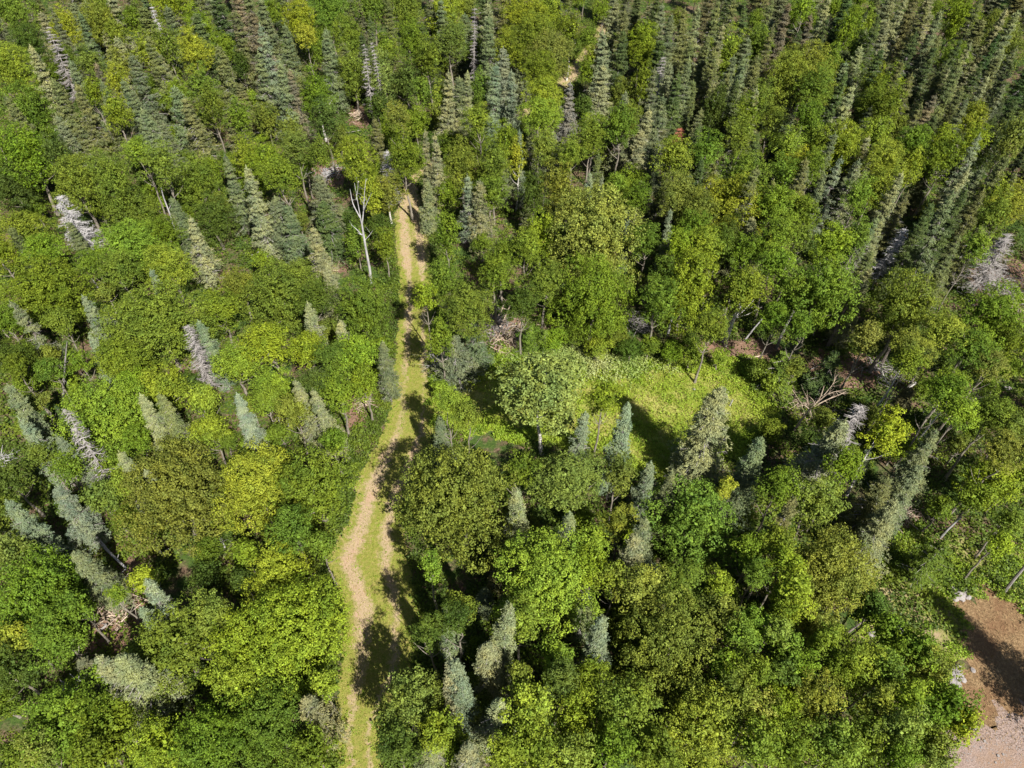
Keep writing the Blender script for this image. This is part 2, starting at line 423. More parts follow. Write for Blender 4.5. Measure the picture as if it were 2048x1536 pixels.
# crowns read off the photograph: x y (crown centre) width height colour [options]
D_LIST = """
30 30 80 70 g;125 35 65 70 y;55 78 70 60 d;200 40 75 70 o;262 18 60 60 g;235 68 50 55 g;345 15 75 60 l;402 52 75 75 l;392 108 75 75 y;235 100 60 60 o;170 100 60 60 o;228 140 55 60 y
28 140 100 80 l;50 205 100 100 g;292 92 60 70 l;335 85 60 80 g;185 172 50 50 g;235 222 55 70 y;405 170 70 80 g;425 215 60 70 g;45 290 110 100 l;35 382 100 80 d;118 300 60 80 d;152 352 115 90 g
222 345 100 90 g;280 305 65 60 l;325 325 85 80 o;398 365 100 90 g;250 400 120 90 g;428 432 90 90 d;38 440 100 90 l;80 488 90 80 l;255 462 140 90 l;330 458 70 60 g;492 300 65 70 y;480 235 60 70 g
595 20 75 70 y;660 22 85 80 g;688 60 65 60 g;615 82 45 40 y;632 165 78 95 g T;655 240 72 70 d;578 240 65 80 o;592 288 65 60 o;532 305 90 85 y;562 345 85 60 g;642 308 55 50 g;702 118 72 95 o
765 145 76 95 p;812 142 62 90 d;772 92 52 50 y;745 20 75 70 g;812 18 75 70 g;828 62 75 70 g;890 25 80 65 l;905 75 80 80 o;860 125 62 80 g;845 165 50 70 g;958 165 52 80 g;1012 82 50 50 y
880 190 42 95 y;955 240 62 65 l;795 228 60 50 o;812 310 82 90 g;710 300 88 110 y T;775 375 72 100 o T;745 405 60 70 y;925 315 92 110 o;988 318 66 90 g;1012 298 60 70 l;985 372 85 80 g;712 478 66 90 g
768 482 56 90 g;895 455 66 80 g;1005 480 75 90 g;1064 668 60 46 g;1108 680 66 50 l;1150 668 60 52 g;1196 690 66 46 l;1236 672 60 56 g;1262 696 60 44 d;1300 690 60 50 g;1345 702 60 44 l;1385 706 66 48 g
1440 712 50 40 l;1208 655 50 50 d;1380 680 50 44 d;1520 740 60 60 g;1540 860 60 60 g;900 800 70 50 l;930 835 70 56 g;880 775 44 34 l;1045 18 90 60 y;1092 22 80 65 l;1065 62 95 70 g;1140 55 60 75 g T
1102 98 90 75 o;1080 130 84 60 g;1042 100 64 70 l;1184 92 34 44 y;1290 60 62 55 l;1292 98 66 70 l;1287 160 54 80 g T;1085 205 80 70 l;1080 245 80 65 l;1184 235 66 75 l;1180 285 74 70 g;1142 300 60 55 l
1090 290 66 60 o;1257 226 62 60 o;1238 248 74 65 g;1460 85 80 85 l;1430 205 64 90 d S;1510 100 66 80 g;1490 240 66 80 g;1517 200 60 70 g;1344 320 84 70 l;1357 376 94 80 o;1412 300 74 75 g;1475 288 66 70 g
1492 338 94 85 g;1400 412 86 80 o;1234 366 62 70 l;1277 378 66 70 g;1117 362 82 115 o T;1067 375 62 100 d;1034 295 48 90 y T;1087 445 80 80 l;1055 495 74 80 l;1290 470 84 85 g;1386 447 84 75 g;1408 487 94 75 l
1360 492 84 75 l;1457 452 66 75 d;1603 15 50 60 l;1693 58 52 80 l;1730 42 52 90 l;1720 92 60 70 g;1618 118 112 90 o;1662 112 52 65 l;1570 148 92 80 o;1632 165 84 80 g;1750 142 48 65 l;1782 162 64 75 l
1752 185 74 80 g;1770 228 64 75 g;1750 268 74 65 l;1902 112 66 65 g;1830 275 74 65 g;1897 260 74 75 l;1943 235 64 75 y;1945 278 64 60 l;2012 290 76 100 o;1877 322 80 90 g;1770 315 94 75 y;1826 320 58 70 y
1750 362 74 80 l;1685 275 94 85 l;1630 283 74 80 l;1580 277 64 75 y;1598 318 64 65 y;1568 335 74 75 g;1622 332 64 75 g;1556 393 92 75 l;1594 400 62 60 y;1602 432 76 75 g;1556 475 84 80 l;1662 483 94 85 l
1713 470 64 75 g;1616 233 66 60 g;1709 407 64 75 l;2003 80 84 90 o;1919 20 76 60 l;2015 395 92 85 y;1980 425 74 75 g;1950 490 64 70 l;2000 355 64 60 l;1548 232 60 70 g;10 520 80 80 l;182 525 75 70 g
235 530 90 80 g;335 532 115 90 l;125 655 66 70 o;18 645 80 80 g;15 705 90 70 d;32 735 60 60 g;433 605 105 90 g;473 560 90 80 o;473 725 115 105 l;233 712 125 95 g;320 762 120 85 l;255 750 90 80 l
407 802 84 90 l;412 855 88 80 l;273 880 80 75 g;133 925 90 85 g;67 895 70 60 o;253 965 80 85 l;205 995 95 75 o;33 968 90 80 d;67 798 56 50 o;150 715 46 60 g;100 742 66 60 g;55 850 60 60 g
628 598 90 80 d;540 700 115 90 l;612 688 100 80 l;712 715 115 85 l;728 755 80 80 l;670 732 90 80 g;628 765 90 70 d;540 755 110 85 l;538 800 80 60 g;680 798 95 95 l;585 818 78 75 o;662 862 70 70 g
885 545 90 90 g;935 605 125 125 g;850 595 44 90 l;880 648 80 80 g;992 552 90 100 g;922 1005 255 300 o V;900 1085 30 30 g;975 965 30 30 g;1090 545 95 95 g;1045 580 85 90 d;1322 590 105 105 g;1490 562 110 95 l T
1424 638 84 75 g;1092 775 205 190 p S;1205 800 80 95 l;1141 970 150 165 o;1237 955 80 120 o;1040 942 80 100 g;1455 968 42 50 y;1546 532 94 95 l;1603 640 64 65 g;1740 655 85 75 o;1829 682 105 80 o T;1889 662 110 95 y
1813 732 74 75 l;2022 672 84 90 g;1936 712 104 85 g;1972 728 94 80 o;1903 765 94 85 l T;1883 798 90 75 g;1925 820 90 80 l;1988 832 105 90 g;2022 855 84 85 o;2015 892 105 90 o;1986 962 130 110 l;1950 995 86 75 g
1769 872 96 110 Y T;1688 905 66 90 g;1680 948 90 75 l;1636 1000 130 110 o;1556 982 90 90 g;1545 765 50 80 l;2030 960 60 90 l;20 1044 70 70 g;20 1107 100 80 o;145 1210 80 90 g;33 1274 70 60 y;110 1275 120 90 g
20 1340 120 100 d;283 1152 66 60 l;227 1178 44 40 l;437 1240 95 100 o;485 1307 140 110 l;480 1370 120 90 l;217 1440 135 95 g;33 1500 100 80 g;100 1514 90 60 o;200 1507 110 70 g;317 1490 130 80 l;417 1525 110 60 g
562 1160 160 130 Y;648 1374 62 70 l;622 1495 110 90 g;640 1080 66 60 g;592 1075 110 80 g;862 1130 50 70 l;860 1257 85 80 d;912 1197 70 60 g;912 1245 85 80 d;820 1400 145 190 o V;875 1450 100 120 y;795 1490 100 90 d
1005 1507 90 80 l;1184 1074 105 110 l;1180 1130 95 90 l;1044 1235 105 80 g;1224 1167 66 90 g;1114 1300 98 110 l;1240 1044 78 90 o;1290 1178 125 105 o;1357 1170 115 115 g;1440 1167 80 85 y;1507 1092 90 95 l;1519 1138 76 80 g
1440 1245 105 110 o;1474 1280 84 90 g;1507 1257 86 110 l;1464 1384 115 100 o;1057 1430 120 90 l;1057 1500 150 100 l;1157 1424 125 95 l;1150 1505 115 80 o;1224 1512 105 70 g;1307 1507 115 80 g;1507 1495 115 90 l;1517 1420 100 90 o
1184 1334 86 90 g;1124 1365 86 70 d;1037 1334 54 70 o;1450 1330 80 70 g;1510 1345 90 80 g;1556 1090 90 90 g;1586 1180 115 100 l;1655 1280 95 80 g;1755 1200 70 90 d;1560 1140 60 60 l;1818 1305 105 90 g;1560 1255 60 60 o
1872 1330 110 100 o;1569 1300 74 80 g;1603 1335 90 90 g;1556 1420 100 90 l;1752 1407 84 90 o;1805 1407 95 90 l;1736 1474 115 90 g;1788 1470 100 90 o;1882 1424 120 100 g;1912 1450 70 80 y;1853 1478 100 90 g;1862 1510 90 60 o
1586 1490 130 100 g;1669 1497 120 90 g;1809 1510 90 70 g;2003 1084 54 60 l;2022 1041 76 75 g;1675 1345 80 90 g;1560 1350 70 70 d;1565 1230 80 90 g;1760 1350 90 90 g;1780 1255 70 70 g;1480 520 70 80 g;1440 480 80 80 g
1330 545 70 90 d;1560 600 70 70 g;1520 470 50 70 g;1600 470 60 60 g;355 1005 235 270 o;520 985 190 230 y;632 985 180 240 g;590 1272 255 250 l;350 1290 195 205 g;75 1185 200 190 g;1095 1155 230 210 l;1335 1300 230 220 o
1390 1040 180 240 g;1650 1150 220 250 o;1405 1450 190 190 y;207 825 205 215 l;315 645 215 185 g;85 575 180 170 g;562 592 180 190 g;725 625 140 180 g;1190 465 220 200 p;1190 575 165 170 l;1374 570 140 170 l;1468 388 160 130 y
1652 560 150 140 l;1810 605 150 140 o;1975 640 150 120 l;1720 1325 130 120 l;1618 1395 140 110 o;1245 1430 160 150 g;545 1450 180 150 g;430 1480 200 130 g;130 1440 210 130 l
"""
# conifers: apex x y, crown width at its foot, colour, height m, kind (S spruce, W wide, K dead grey, B bleached, R rusty)
S_LIST = """
300 10 34 w 9 B;90 55 44 k 10 K;140 115 50 g 10;262 105 60 g 10;295 72 52 o 10;250 155 62 g 9;365 58 52 g 9;340 170 78 g 9;372 190 64 o 9;105 160 62 o 10;145 165 60 o 10
118 228 66 g 9;120 384 76 w 6.5 B;200 160 40 g 9;15 185 66 o 10;430 -25 66 d 11;468 -15 66 n 11;500 20 64 n 11;440 90 62 o 10;450 310 46 g 8;490 335 62 p 9;345 392 46 g 6;370 435 58 p 7
185 125 30 n 9;60 -30 60 o 10;215 200 56 o 8;160 240 60 o 8;290 215 60 g 8;318 245 56 g 8
518 -10 60 g 11;520 50 58 b 11;560 45 58 g 11;552 125 60 g 10;582 140 44 n 9;648 62 56 g 10;725 85 26 k 10 K;752 80 14 k 10 K;888 140 50 p 10;925 140 40 p 10;972 5 52 p 11
942 15 16 k 11 K;1008 95 54 b 10;988 130 52 b 10;755 235 40 o 8;768 300 44 w 6 B;848 265 30 p 9;876 270 32 p 9;850 362 40 p 6;942 352 50 b 8;962 360 54 p 8
545 390 74 g 6;638 350 76 g 6;648 400 84 d 6;568 412 66 g 6;622 450 52 p 7;648 530 56 p 6;470 20 50 o 11
1225 -10 60 p 11;1212 60 64 p 10;1205 130 66 p 8;1330 5 50 g 11;1345 30 46 g 11;1370 15 42 o 11;1400 10 38 p 11;1417 70 40 o 10;1437 -5 40 o 11;1470 -15 48 o 11;1500 10 50 d 11
1328 112 22 k 9 K;1338 125 56 p 9;1362 145 48 d 9;1294 213 58 p 9;1280 260 60 p 7;1139 160 40 k 8;1401 217 46 o 8;1494 112 40 g 9;1464 110 36 g 10;1358 255 20 r 4 R;1027 135 46 b 10
1261 420 22 b 8;1349 415 24 b 8;1184 350 22 b 9;1205 352 18 b 9;1507 430 66 p 7;1044 258 18 b 9;1250 20 56 o 10;1310 -20 50 d 11;1245 60 60 d 10;1390 80 50 o 9
1573 5 36 n 11;1549 -15 40 o 11;1543 50 40 o 10;1659 -10 34 p 11;1629 25 44 n 10;1783 40 40 p 10;1809 -5 44 p 11;1723 88 46 p 9;1886 20 36 g 11;1966 -5 46 o 11;1936 80 40 p 10
2013 15 34 p 11;2038 20 36 p 11;1899 130 36 p 9;1866 185 46 n 8;1829 150 56 o 9;1976 150 30 p 9;2003 172 32 g 9;1686 312 34 b 9;1726 316 42 p 9;1643 352 40 g 8;1800 343 56 p 9
1970 272 48 b 10;1933 330 46 p 10;1919 380 52 g 10;1970 380 46 o 9;1870 400 62 d 9;1840 450 56 d 8;1803 452 50 w 7 B;1923 465 52 o 9;1765 30 44 d 11;1850 10 50 o 11;1840 60 50 d 10
1870 90 50 d 10;1770 95 44 d 10;1800 120 46 o 10;2030 120 50 d 10;1960 130 50 d 9;2036 200 50 d 9;1985 230 44 d 8;1930 170 44 o 9;1600 60 44 d 10;1650 30 44 d 11;1690 140 40 d 9
1700 200 44 o 8;1480 160 40 d 9;1450 140 40 o 9;1850 540 56 o 8;1770 430 60 p 8;1745 500 60 o 8;2035 340 40 o 9
163 582 56 b 7;213 622 56 g 6;30 595 40 g 7;172 672 40 b 6;298 540 32 b 7;397 637 46 b 7;367 652 66 k 7 K;273 785 58 p 7;308 785 66 o 7;467 785 56 b 7
5 770 60 g 8;45 830 60 b 7;122 825 46 k 8 K;125 870 60 b 6;237 900 44 p 7;293 932 44 p 6;105 975 74 b 6;10 1000 70 b 7
608 600 52 p 7;680 642 54 p 6;760 680 44 g 6;600 758 52 p 7;637 780 58 p 7;880 828 50 g 6
1167 826 62 b 8;1252 816 70 b 9;1446 785 130 p 9;1311 930 60 b 7;1350 945 60 g 7;1520 885 90 g 8;1042 983 62 p 8;1490 930 70 g 6
1575 705 96 l 4 W;1736 540 66 p 8;1869 520 60 g 8;1705 798 100 k 10 K;1690 830 110 p 9;1888 860 78 g 7.5;1846 925 84 g 7;1790 960 100 o 7;1676 705 90 d 5 W;2020 470 90 k 7 K;1800 1000 90 p 7
287 1165 66 b 7;283 1208 54 b 6;225 1310 110 p 7;195 1325 90 p 7;150 1100 76 g 6;892 1204 44 g 7;995 1202 60 p 9;985 1285 100 p 7;925 1322 44 b 8;905 1335 50 p 8;935 1362 60 b 7
985 1395 96 p 7;930 1490 90 p 7;860 1490 80 p 5;600 1385 110 p 6 W;1215 1240 60 b 8;1300 1040 84 g 8;1277 1075 96 p 7;1140 1020 76 g 8;1895 1078 84 l 4.5 W;1590 1010 60 o 9
908 668 104 D 5.2 W;950 652 70 D 4.6 W;1060 655 60 l 3 W;1092 662 60 l 3 W;1410 1500 10 p 7
"""
_r = random.Random(31); EX = []
for (xa, xb, ya, yb, n_, cs) in ((1290, 2040, -30, 320, 46, 'dgogop'), (400, 740, -40, 170, 14, 'dog'), (820, 1040, -40, 60, 8, 'ogd'), (40, 400, -50, 250, 14, 'ogp'), (840, 1280, 60, 330, 10, 'og'), (1500, 2030, 320, 480, 10, 'dog')):
    got = []
    for _ in range(n_ * 12):
        a_, b_ = _r.uniform(xa, xb), _r.uniform(ya, yb)
        if all(math.hypot(a_ - q_[0], (b_ - q_[1]) * .6) > 24 for q_ in got) and not (1060 < a_ < 1250 and b_ < 210):
            got.append((a_, b_)); EX.append('%d %d %d %s %.1f' % (a_, b_, _r.uniform(38, 66), _r.choice(cs), _r.uniform(5.5, 10.8)))
        if len(got) >= n_: break
S_LIST += ';'.join(EX) + '\n'
LIGHT_S = (.13, .19, .03)

TREES = []     # dicts for labelling and for keeping fillers off
def crown_ratio(w_, h_, x, y):
    phi = R(42.8) - math.atan((y - 768) / FPX)
    q = h_ / w_
    return math.sqrt(max(q * q - math.cos(phi) ** 2 * .9, .35)) / math.sin(phi) if phi > .2 else 1.1
def height_for(x, y, r):
    if y < 360: b = 9.6
    elif x < 800 and y < 1060: b = 6.3
    elif x < 700: b = 6.8
    elif x > 1500 and y < 900: b = 9.3
    else: b = 8.6
    return b + (r - 1.6) * .7

def bl_kind(x, y, opt):
    if 'T' in opt or 'S' in opt: return 'birch_tree'
    if x < 830 and y < 1100: return 'alder_tree'
    return 'broadleaf_tree' if x > 830 else 'alder_tree'

def place_broadleaf(x, y, wpx, hpx, c, opt, i):
    rnd = random.Random(int(x * 13 + y * 7))
    if wpx < 32: return
    z = 6.0
    if 420 < y < 660 and x > 850: hpx *= 1.22; y += 8
    if y < 470: k_ = 1.12 - .06 * (y > 300); wpx *= k_; hpx *= k_ * 1.3; y += hpx * .06
    for _ in range(4):
        p = at(x, y, z); d = proj(p)[2]
        r = wpx / 2 * d / FPX * 1.03
        rt = min(2.0, max(.8, crown_ratio(wpx, hpx, x, y)))
        h = height_for(x, y, r) + rnd.uniform(-.7, .7)
        if x > 1870 and 930 < y < 1110: h = 6.0
        if (640 < y < 870 and 1050 < x < 1560 or 870 < x < 940 and 770 < y < 840) and wpx < 70: h = r * 2.1 + .3
        if 'V' in opt: h = 11.0 if wpx > 200 else 9.2
        rz = min(r * rt, h * (.40 if 'T' in opt else .485))
        z = max(h - rz, rz + .2)
    rt = rz / r
    style = 'sparse' if 'S' in opt else ('tall' if (rt > 1.25 and r < 2.9) else 'round')
    pr, prt, me = pick_d(style, r, rt, rnd.randrange(9))
    kind = bl_kind(x, y, opt)
    root = empty(kind, (p.x, p.y, 0), rnd.uniform(0, 2 * PI))
    col = DC[c]; j = [rnd.uniform(.88, 1.14) for _ in range(2)]
    col = (col[0] * j[0] * j[1], col[1] * j[1], col[2] * j[1] * rnd.uniform(.8, 1.3))
    if x > 1024 and y > 960: col = tuple(v * 1.14 for v in col)      # leaf colour scaled paler for crowns in the lower right
    mobj('crown', me, root, (0, 0, z), (r / pr, r / pr, rz / (pr * prt)), col)
    tm = (TR_B if kind == 'birch_tree' else TR_D)
    s = max(.7, min(1.5, r / 1.8))
    mobj('trunk', tm[rnd.randrange(len(tm))], root, (0, 0, 0), (s, s, (z + rz * (.5 if style == 'sparse' else .1)) / 8))
    TREES.append(dict(o=root, x=x, y=y, k=kind, c=DW[c], w=wpx, r=r, p=p, h=z + rz, d=d))

def place_conifer(x, y, wpx, c, h, kind, i):
    rnd = random.Random(int(x * 11 + y * 5))
    if wpx < 12: return
    if x < 830 and y > 280 or x > 830 and y > 1000: h *= 1.1
    elif x > 830 and y > 750: h *= 1.08
    p = at(x, y, h); d = proj(p)[2]
    dm = proj((p.x, p.y, h * .45))[2]
    rb = wpx / 2 * dm / FPX * (1.18 if wpx < 55 else 1.04)
    
    rz = rnd.uniform(0, 2 * PI)
    col = SC.get(c, LIGHT_S if c == 'l' else (.2, .2, .18)); j = rnd.uniform(.88, 1.14)
    col = tuple(v * j * rnd.uniform(.95, 1.05) for v in col)
    loc = (p.x, p.y, 0)
    if kind in 'KBR' and kind:
        pool = DEAD if kind == 'K' else (BLEACH if kind == 'B' else [RUST])
        pr = min(pool, key=lambda a: abs(a[1] / a[0] * h - rb))
        root = empty('dead_spruce', loc, rz); s = h / pr[0]; sx = max(.5, min(1.8, rb / pr[1]))
        mobj('trunk', pr[2], root, scale=(sx ** .5, sx ** .5, s)); mobj('branches', pr[3], root, scale=(sx, sx, s))
        kn, cw = 'dead_spruce', {'K': 'bare grey', 'B': 'bleached silvery', 'R': 'rust red'}[kind]
    else:
        pool = WIDE if kind == 'W' else SP
        cand = sorted(pool, key=lambda a: abs(math.log((a[1] / a[0]) / (rb / h))))[:2 if kind != 'W' else 2]
        pr = cand[rnd.randrange(len(cand))]
        root = empty('fir_tree' if c in 'dlD' or (c == 'o' and h < 9) else 'spruce_tree', loc, rz); s = h / pr[0]; sx = rb / pr[1]
        mobj('crown', pr[2], root, scale=(sx, sx, s), color=col)
        mobj('dead_twigs', pr[3], root, scale=(sx, sx, s))
        mobj('trunk', TR_S[rnd.randrange(2)], root, scale=(1, 1, h * .97 / 10))
        kn, cw = ('fir_tree' if c in 'dlD' or (c == 'o' and h < 9) else 'spruce_tree'), ({'l': 'lime green'} | SW).get(c, 'greyish')
    root.rotation_euler[0] = rnd.uniform(-.05, .05); root.rotation_euler[1] = rnd.uniform(-.05, .05)
    TREES.append(dict(o=root, x=x, y=y, k=kn, c=cw, w=wpx, r=rb, p=p, h=h, d=d, kind=kind))

for i, t in enumerate(q for l in D_LIST.strip().split('\n') for q in l.split(';')):
    a = t.split(); place_broadleaf(*[float(v) for v in a[:4]], a[4], a[5] if len(a) > 5 else '', i)
for i, t in enumerate(q for l in S_LIST.strip().split('\n') for q in l.split(';')):
    a = t.split(); place_conifer(*[float(v) for v in a[:3]], a[3], float(a[4]), a[5] if len(a) > 5 else '', i)

# ------------------------------------------------------------------ ground
def fbm(x, y):
    return (np.sin(x * .9 + 1.3 * np.sin(y * .7)) + np.sin(y * 1.1 + 1.7 * np.sin(x * .6)) + .5 * np.sin(x * 2.3 + y * 1.9)) / 2.5
def sheet(name, x0, x1, y0, y1, z, mat, n=2):
    me = bpy.data.meshes.new(name)
    me.from_pydata([(x0, y0, z), (x1, y0, z), (x1, y1, z), (x0, y1, z)], [], [(0, 1, 2, 3)]); me.materials.append(mat)
    o = mobj(name, me); tag(o, kind='structure'); return o
sheet('ground', -900, 900, -900, 1200, 0, M['ground'])

TRAIL = [(1600, 672, 762), (1536, 676, 760), (1450, 672, 760), (1400, 670, 790), (1340, 680, 830), (1250, 686, 835), (1200, 682, 832), (1130, 652, 820), (1100, 660, 812),
         (1050, 694, 805), (1000, 706, 815), (960, 714, 840), (900, 748, 862), (850, 772, 875), (800, 780, 872), (740, 786, 872), (700, 790, 868), (650, 796, 866), (600, 800, 864),
         (540, 798, 862), (480, 790, 856), (430, 788, 850), (390, 800, 842), (367, 806, 832)]
def trail_pts():
    L = [at(a, y) for y, a, b in TRAIL]; Rr = [at(b, y) for y, a, b in TRAIL]
    L += [at(840, 335), at(905, 295), at(1000, 243), at(1085, 198), at(1105, 172), at(1135, 140), at(1172, 95), at(1196, 50), at(1198, 5), at(1205, -50)]
    Rr += [at(858, 345), at(925, 305), at(1020, 253), at(1110, 205), at(1138, 175), at(1165, 145), at(1196, 100), at(1226, 50), at(1226, 5), at(1235, -50)]
    return L, Rr
TL, TRt = trail_pts()
def strip(name, L, Rr, mat, z, nsub=8, na=16, jit=.12):
    L = np.array([v[:2] for v in L]); Rr = np.array([v[:2] for v in Rr])
    # resample
    s = np.linspace(0, len(L) - 1, (len(L) - 1) * nsub + 1)
    ix = np.arange(len(L))
    def sm(a):
        o = np.column_stack([np.interp(s, ix, a[:, 0]), np.interp(s, ix, a[:, 1])])
        for _ in range(6): o[1:-1] = .25 * o[:-2] + .5 * o[1:-1] + .25 * o[2:]
        return o
    l, r = sm(L), sm(Rr)
    rg = np.random.default_rng(3)
    l[:, 0] += rg.normal(size=len(l)) * jit; r[:, 0] += rg.normal(size=len(r)) * jit
    verts, us = [], []
    for k in range(len(l)):
        for j in range(na + 1):
            t = j / na; q = l[k] * (1 - t) + r[k] * t
            verts.append((q[0], q[1], z)); us.append((t * 2 - 1, 0, 0))
    faces = [(k * (na + 1) + j, k * (na + 1) + j + 1, (k + 1) * (na + 1) + j + 1, (k + 1) * (na + 1) + j) for k in range(len(l) - 1) for j in range(na)]
    me = bpy.data.meshes.new(name); me.from_pydata(verts, [], faces); me.materials.append(mat)
    return me, us, l, r
me, us, TLs, TRs = strip('trail', TL, TRt, M['trail'], .012)
att = me.attributes.new('u', 'FLOAT_VECTOR', 'POINT')
yy = np.array([proj(v.co)[1] for v in me.vertices])
us = np.array(us); us[:, 1] = np.interp(yy, [0, 150, 380, 470, 530, 560, 800, 900, 970, 1080, 1150, 1400, 1500], [.7, .7, .5, .6, .4, -.35, -.35, -.35, .12, .02, -.4, -.22, -.12])
att.data.foreach_set('vector', us.astype(np.float32).reshape(-1))
tag(mobj('trail', me), kind='structure')

def poly_sheet(name, px, mat, z, jit=.25, sub=12):
    P = [at(a, b) for a, b in px]; n = len(P); out = []
    rg = np.random.default_rng(len(px) * 7)
    for i in range(n):
        a, b = P[i], P[(i + 1) % n]
        for k in range(sub):
            q = a.lerp(b, k / sub); nx, ny = (b - a).normalized().y, -(b - a).normalized().x
            wv = (math.sin(len(out) * .7 + n) + .7 * math.sin(len(out) * 1.9)) * jit * 1.6 + rg.normal() * jit * .6
            out.append((q.x + nx * wv, q.y + ny * wv))
    me = bpy.data.meshes.new(name); me.from_pydata([(a, b, z) for a, b in out], [], [tuple(range(len(out)))]); me.materials.append(mat)
    tag(mobj(name, me), kind='structure')
    return np.array(out)
MEADOW = [(862, 800), (868, 745), (900, 770), (960, 712), (1030, 700), (1130, 690), (1290, 712), (1400, 722), (1500, 715), (1535, 770), (1560, 850), (1500, 905), (1400, 960), (1300, 960), (1180, 900), (1000, 880), (900, 860), (872, 850)]
mead = poly_sheet('meadow', MEADOW, M['meadow'], .006)
BANK = [(1660, 1060), (1760, 1050), (1860, 1060), (1960, 1090), (2060, 1080), (2200, 1130), (2200, 1300), (2040, 1260), (1960, 1200), (1930, 1280), (1900, 1380), (1880, 1460), (1780, 1400), (1720, 1250), (1680, 1150)]
bank = poly_sheet('weedy_bank', BANK, M['bank'], .007)
DRY = [(1915, 1205), (1990, 1175), (2060, 1240), (2200, 1300), (2300, 1450), (2100, 1480), (1930, 1500), (1880, 1480), (1895, 1390), (1935, 1290)]
dry = poly_sheet('dry_grass_patch', DRY, M['drygrass'], .012)
GRAV = [(1930, 1460), (2000, 1425), (2080, 1400), (2300, 1420), (2400, 1800), (1700, 1800), (1780, 1600), (1840, 1530), (1880, 1490)]
grav = poly_sheet('gravel', GRAV, M['gravel'], .017)
_dz = [.0085]
def duff(n_, pts):
    _dz[0] += .0012
    return poly_sheet(n_, pts, M['duff'], _dz[0], .15)
DUFFS = [[(648, 1118), (690, 1112), (700, 1150), (690, 1205), (672, 1180)], [(195, 1135), (290, 1115), (305, 1250), (240, 1315), (170, 1300)], [(640, 470), (690, 470), (700, 540), (650, 550)], [(625, 330), (680, 320), (690, 375), (630, 375)],
         [(980, 630), (1060, 640), (1110, 700), (1040, 722), (980, 690)], [(1400, 680), (1460, 675), (1560, 690), (1540, 722), (1400, 708)], [(1640, 700), (1760, 715), (1750, 770), (1650, 790), (1610, 750)],
         [(1940, 540), (2070, 520), (2070, 640), (1950, 640)], [(1700, 1010), (1830, 1000), (1830, 1060), (1730, 1080)], [(690, 790), (760, 760), (740, 840), (700, 860)], [(700, 210), (740, 215), (735, 260), (700, 250)]]
dpoly = [duff('bare_soil', d_) for d_ in DUFFS]

def inside(P, poly):
    x, y = P[:, 0], P[:, 1]; res = np.zeros(len(P), bool); n = len(poly); j = n - 1
    for i in range(n):
        xi, yi = poly[i]; xj, yj = poly[j]
        c = ((yi > y) != (yj > y)) & (x < (xj - xi) * (y - yi) / (yj - yi + 1e-12) + xi)
        res ^= c; j = i
    return res
trail_poly = np.vstack([TLs, TRs[::-1]])
def scatter(poly, dens):
    a, b = poly.min(0), poly.max(0); n = int((b - a).prod() * dens)
    P = rng.uniform(a, b, (n, 2)); return P[inside(P, poly)]
rng = np.random.default_rng(77)

def blades(P, h, wd, lean=.5):
    n = len(P); a = rng.uniform(0, 2 * PI, n); hh = h * rng.uniform(.4, 1.3, n)
    b = np.column_stack([P, np.zeros(n)]); ax = np.column_stack([np.cos(a), np.sin(a), np.zeros(n)])
    la = rng.uniform(0, 2 * PI, n)
    tip = b + np.column_stack([np.cos(la) * lean * hh, np.sin(la) * lean * hh, hh])
    m = (b + tip) / 2; w_ = wd * rng.uniform(.6, 1.4, (n, 1))
    return np.stack([b - ax * w_ * .4, b + ax * w_ * .4, m + ax * w_ * .5 + (tip - b) * .15, tip], 1)
# grass on trail and a few taller weeds in it
P = scatter(trail_poly, 130)
g = blades(P, .09, .035, 1.0)
tag(mobj('trail_grass', quads_mesh('trail_grass', g, M['grass'])), 'short dry grass growing along the two-track trail', 'grass', kind='stuff')
def herb0(P, h, leaf, n):
    k = np.repeat(np.arange(len(P)), n); hh = (h * rng.uniform(.3, 1.2, len(P)))[k]
    p = np.column_stack([P[k] + rng.normal(size=(len(k), 2)) * leaf * .9, hh * rng.uniform(.3, 1, len(k))])
    return leaves(p, np.column_stack([rng.normal(size=(len(k), 2)) * .55, np.ones(len(k))]), leaf, leaf * .7)
TW = scatter(trail_poly, 9)
lt = np.array([np.min(np.linalg.norm(TLs - q_, axis=1)) for q_ in TW]); rt_ = np.array([np.min(np.linalg.norm(TRs - q_, axis=1)) for q_ in TW])
TW = TW[(np.minimum(lt, rt_) < .55) | (rng.random(len(TW)) < .12) | (fbm(TW[:, 0] * 2.1, TW[:, 1] * 1.3) > .75)]
tag(mobj('trail_weeds', quads_mesh('trail_weeds', herb0(TW, .12, .09, 7), M['fern'])), 'low green weeds growing along and in the trail', 'ground cover', kind='stuff')
P = scatter(mead, 150)
ppx = np.array([proj((a, b, 0))[:2] for a, b in P])
q = fbm(P[:, 0] * .9, P[:, 1] * .9)
g = blades(P, .14, .045, .9)
tag(mobj('meadow_grass', quads_mesh('meadow_grass', g, M['grass'])), 'short yellowish grass covering the meadow clearing', 'grass', kind='stuff')

def herb(P, h, leaf, n):
    """low leafy plants: n leaves round every point"""
    k = np.repeat(np.arange(len(P)), n); hh = (h * rng.uniform(.3, 1.2, len(P)))[k]
    p = np.column_stack([P[k] + rng.normal(size=(len(k), 2)) * leaf * .9, hh * rng.uniform(.3, 1, len(k))])
    nr = np.column_stack([rng.normal(size=(len(k), 2)) * .55, np.ones(len(k))])
    return leaves(p, nr, leaf, leaf * .7)
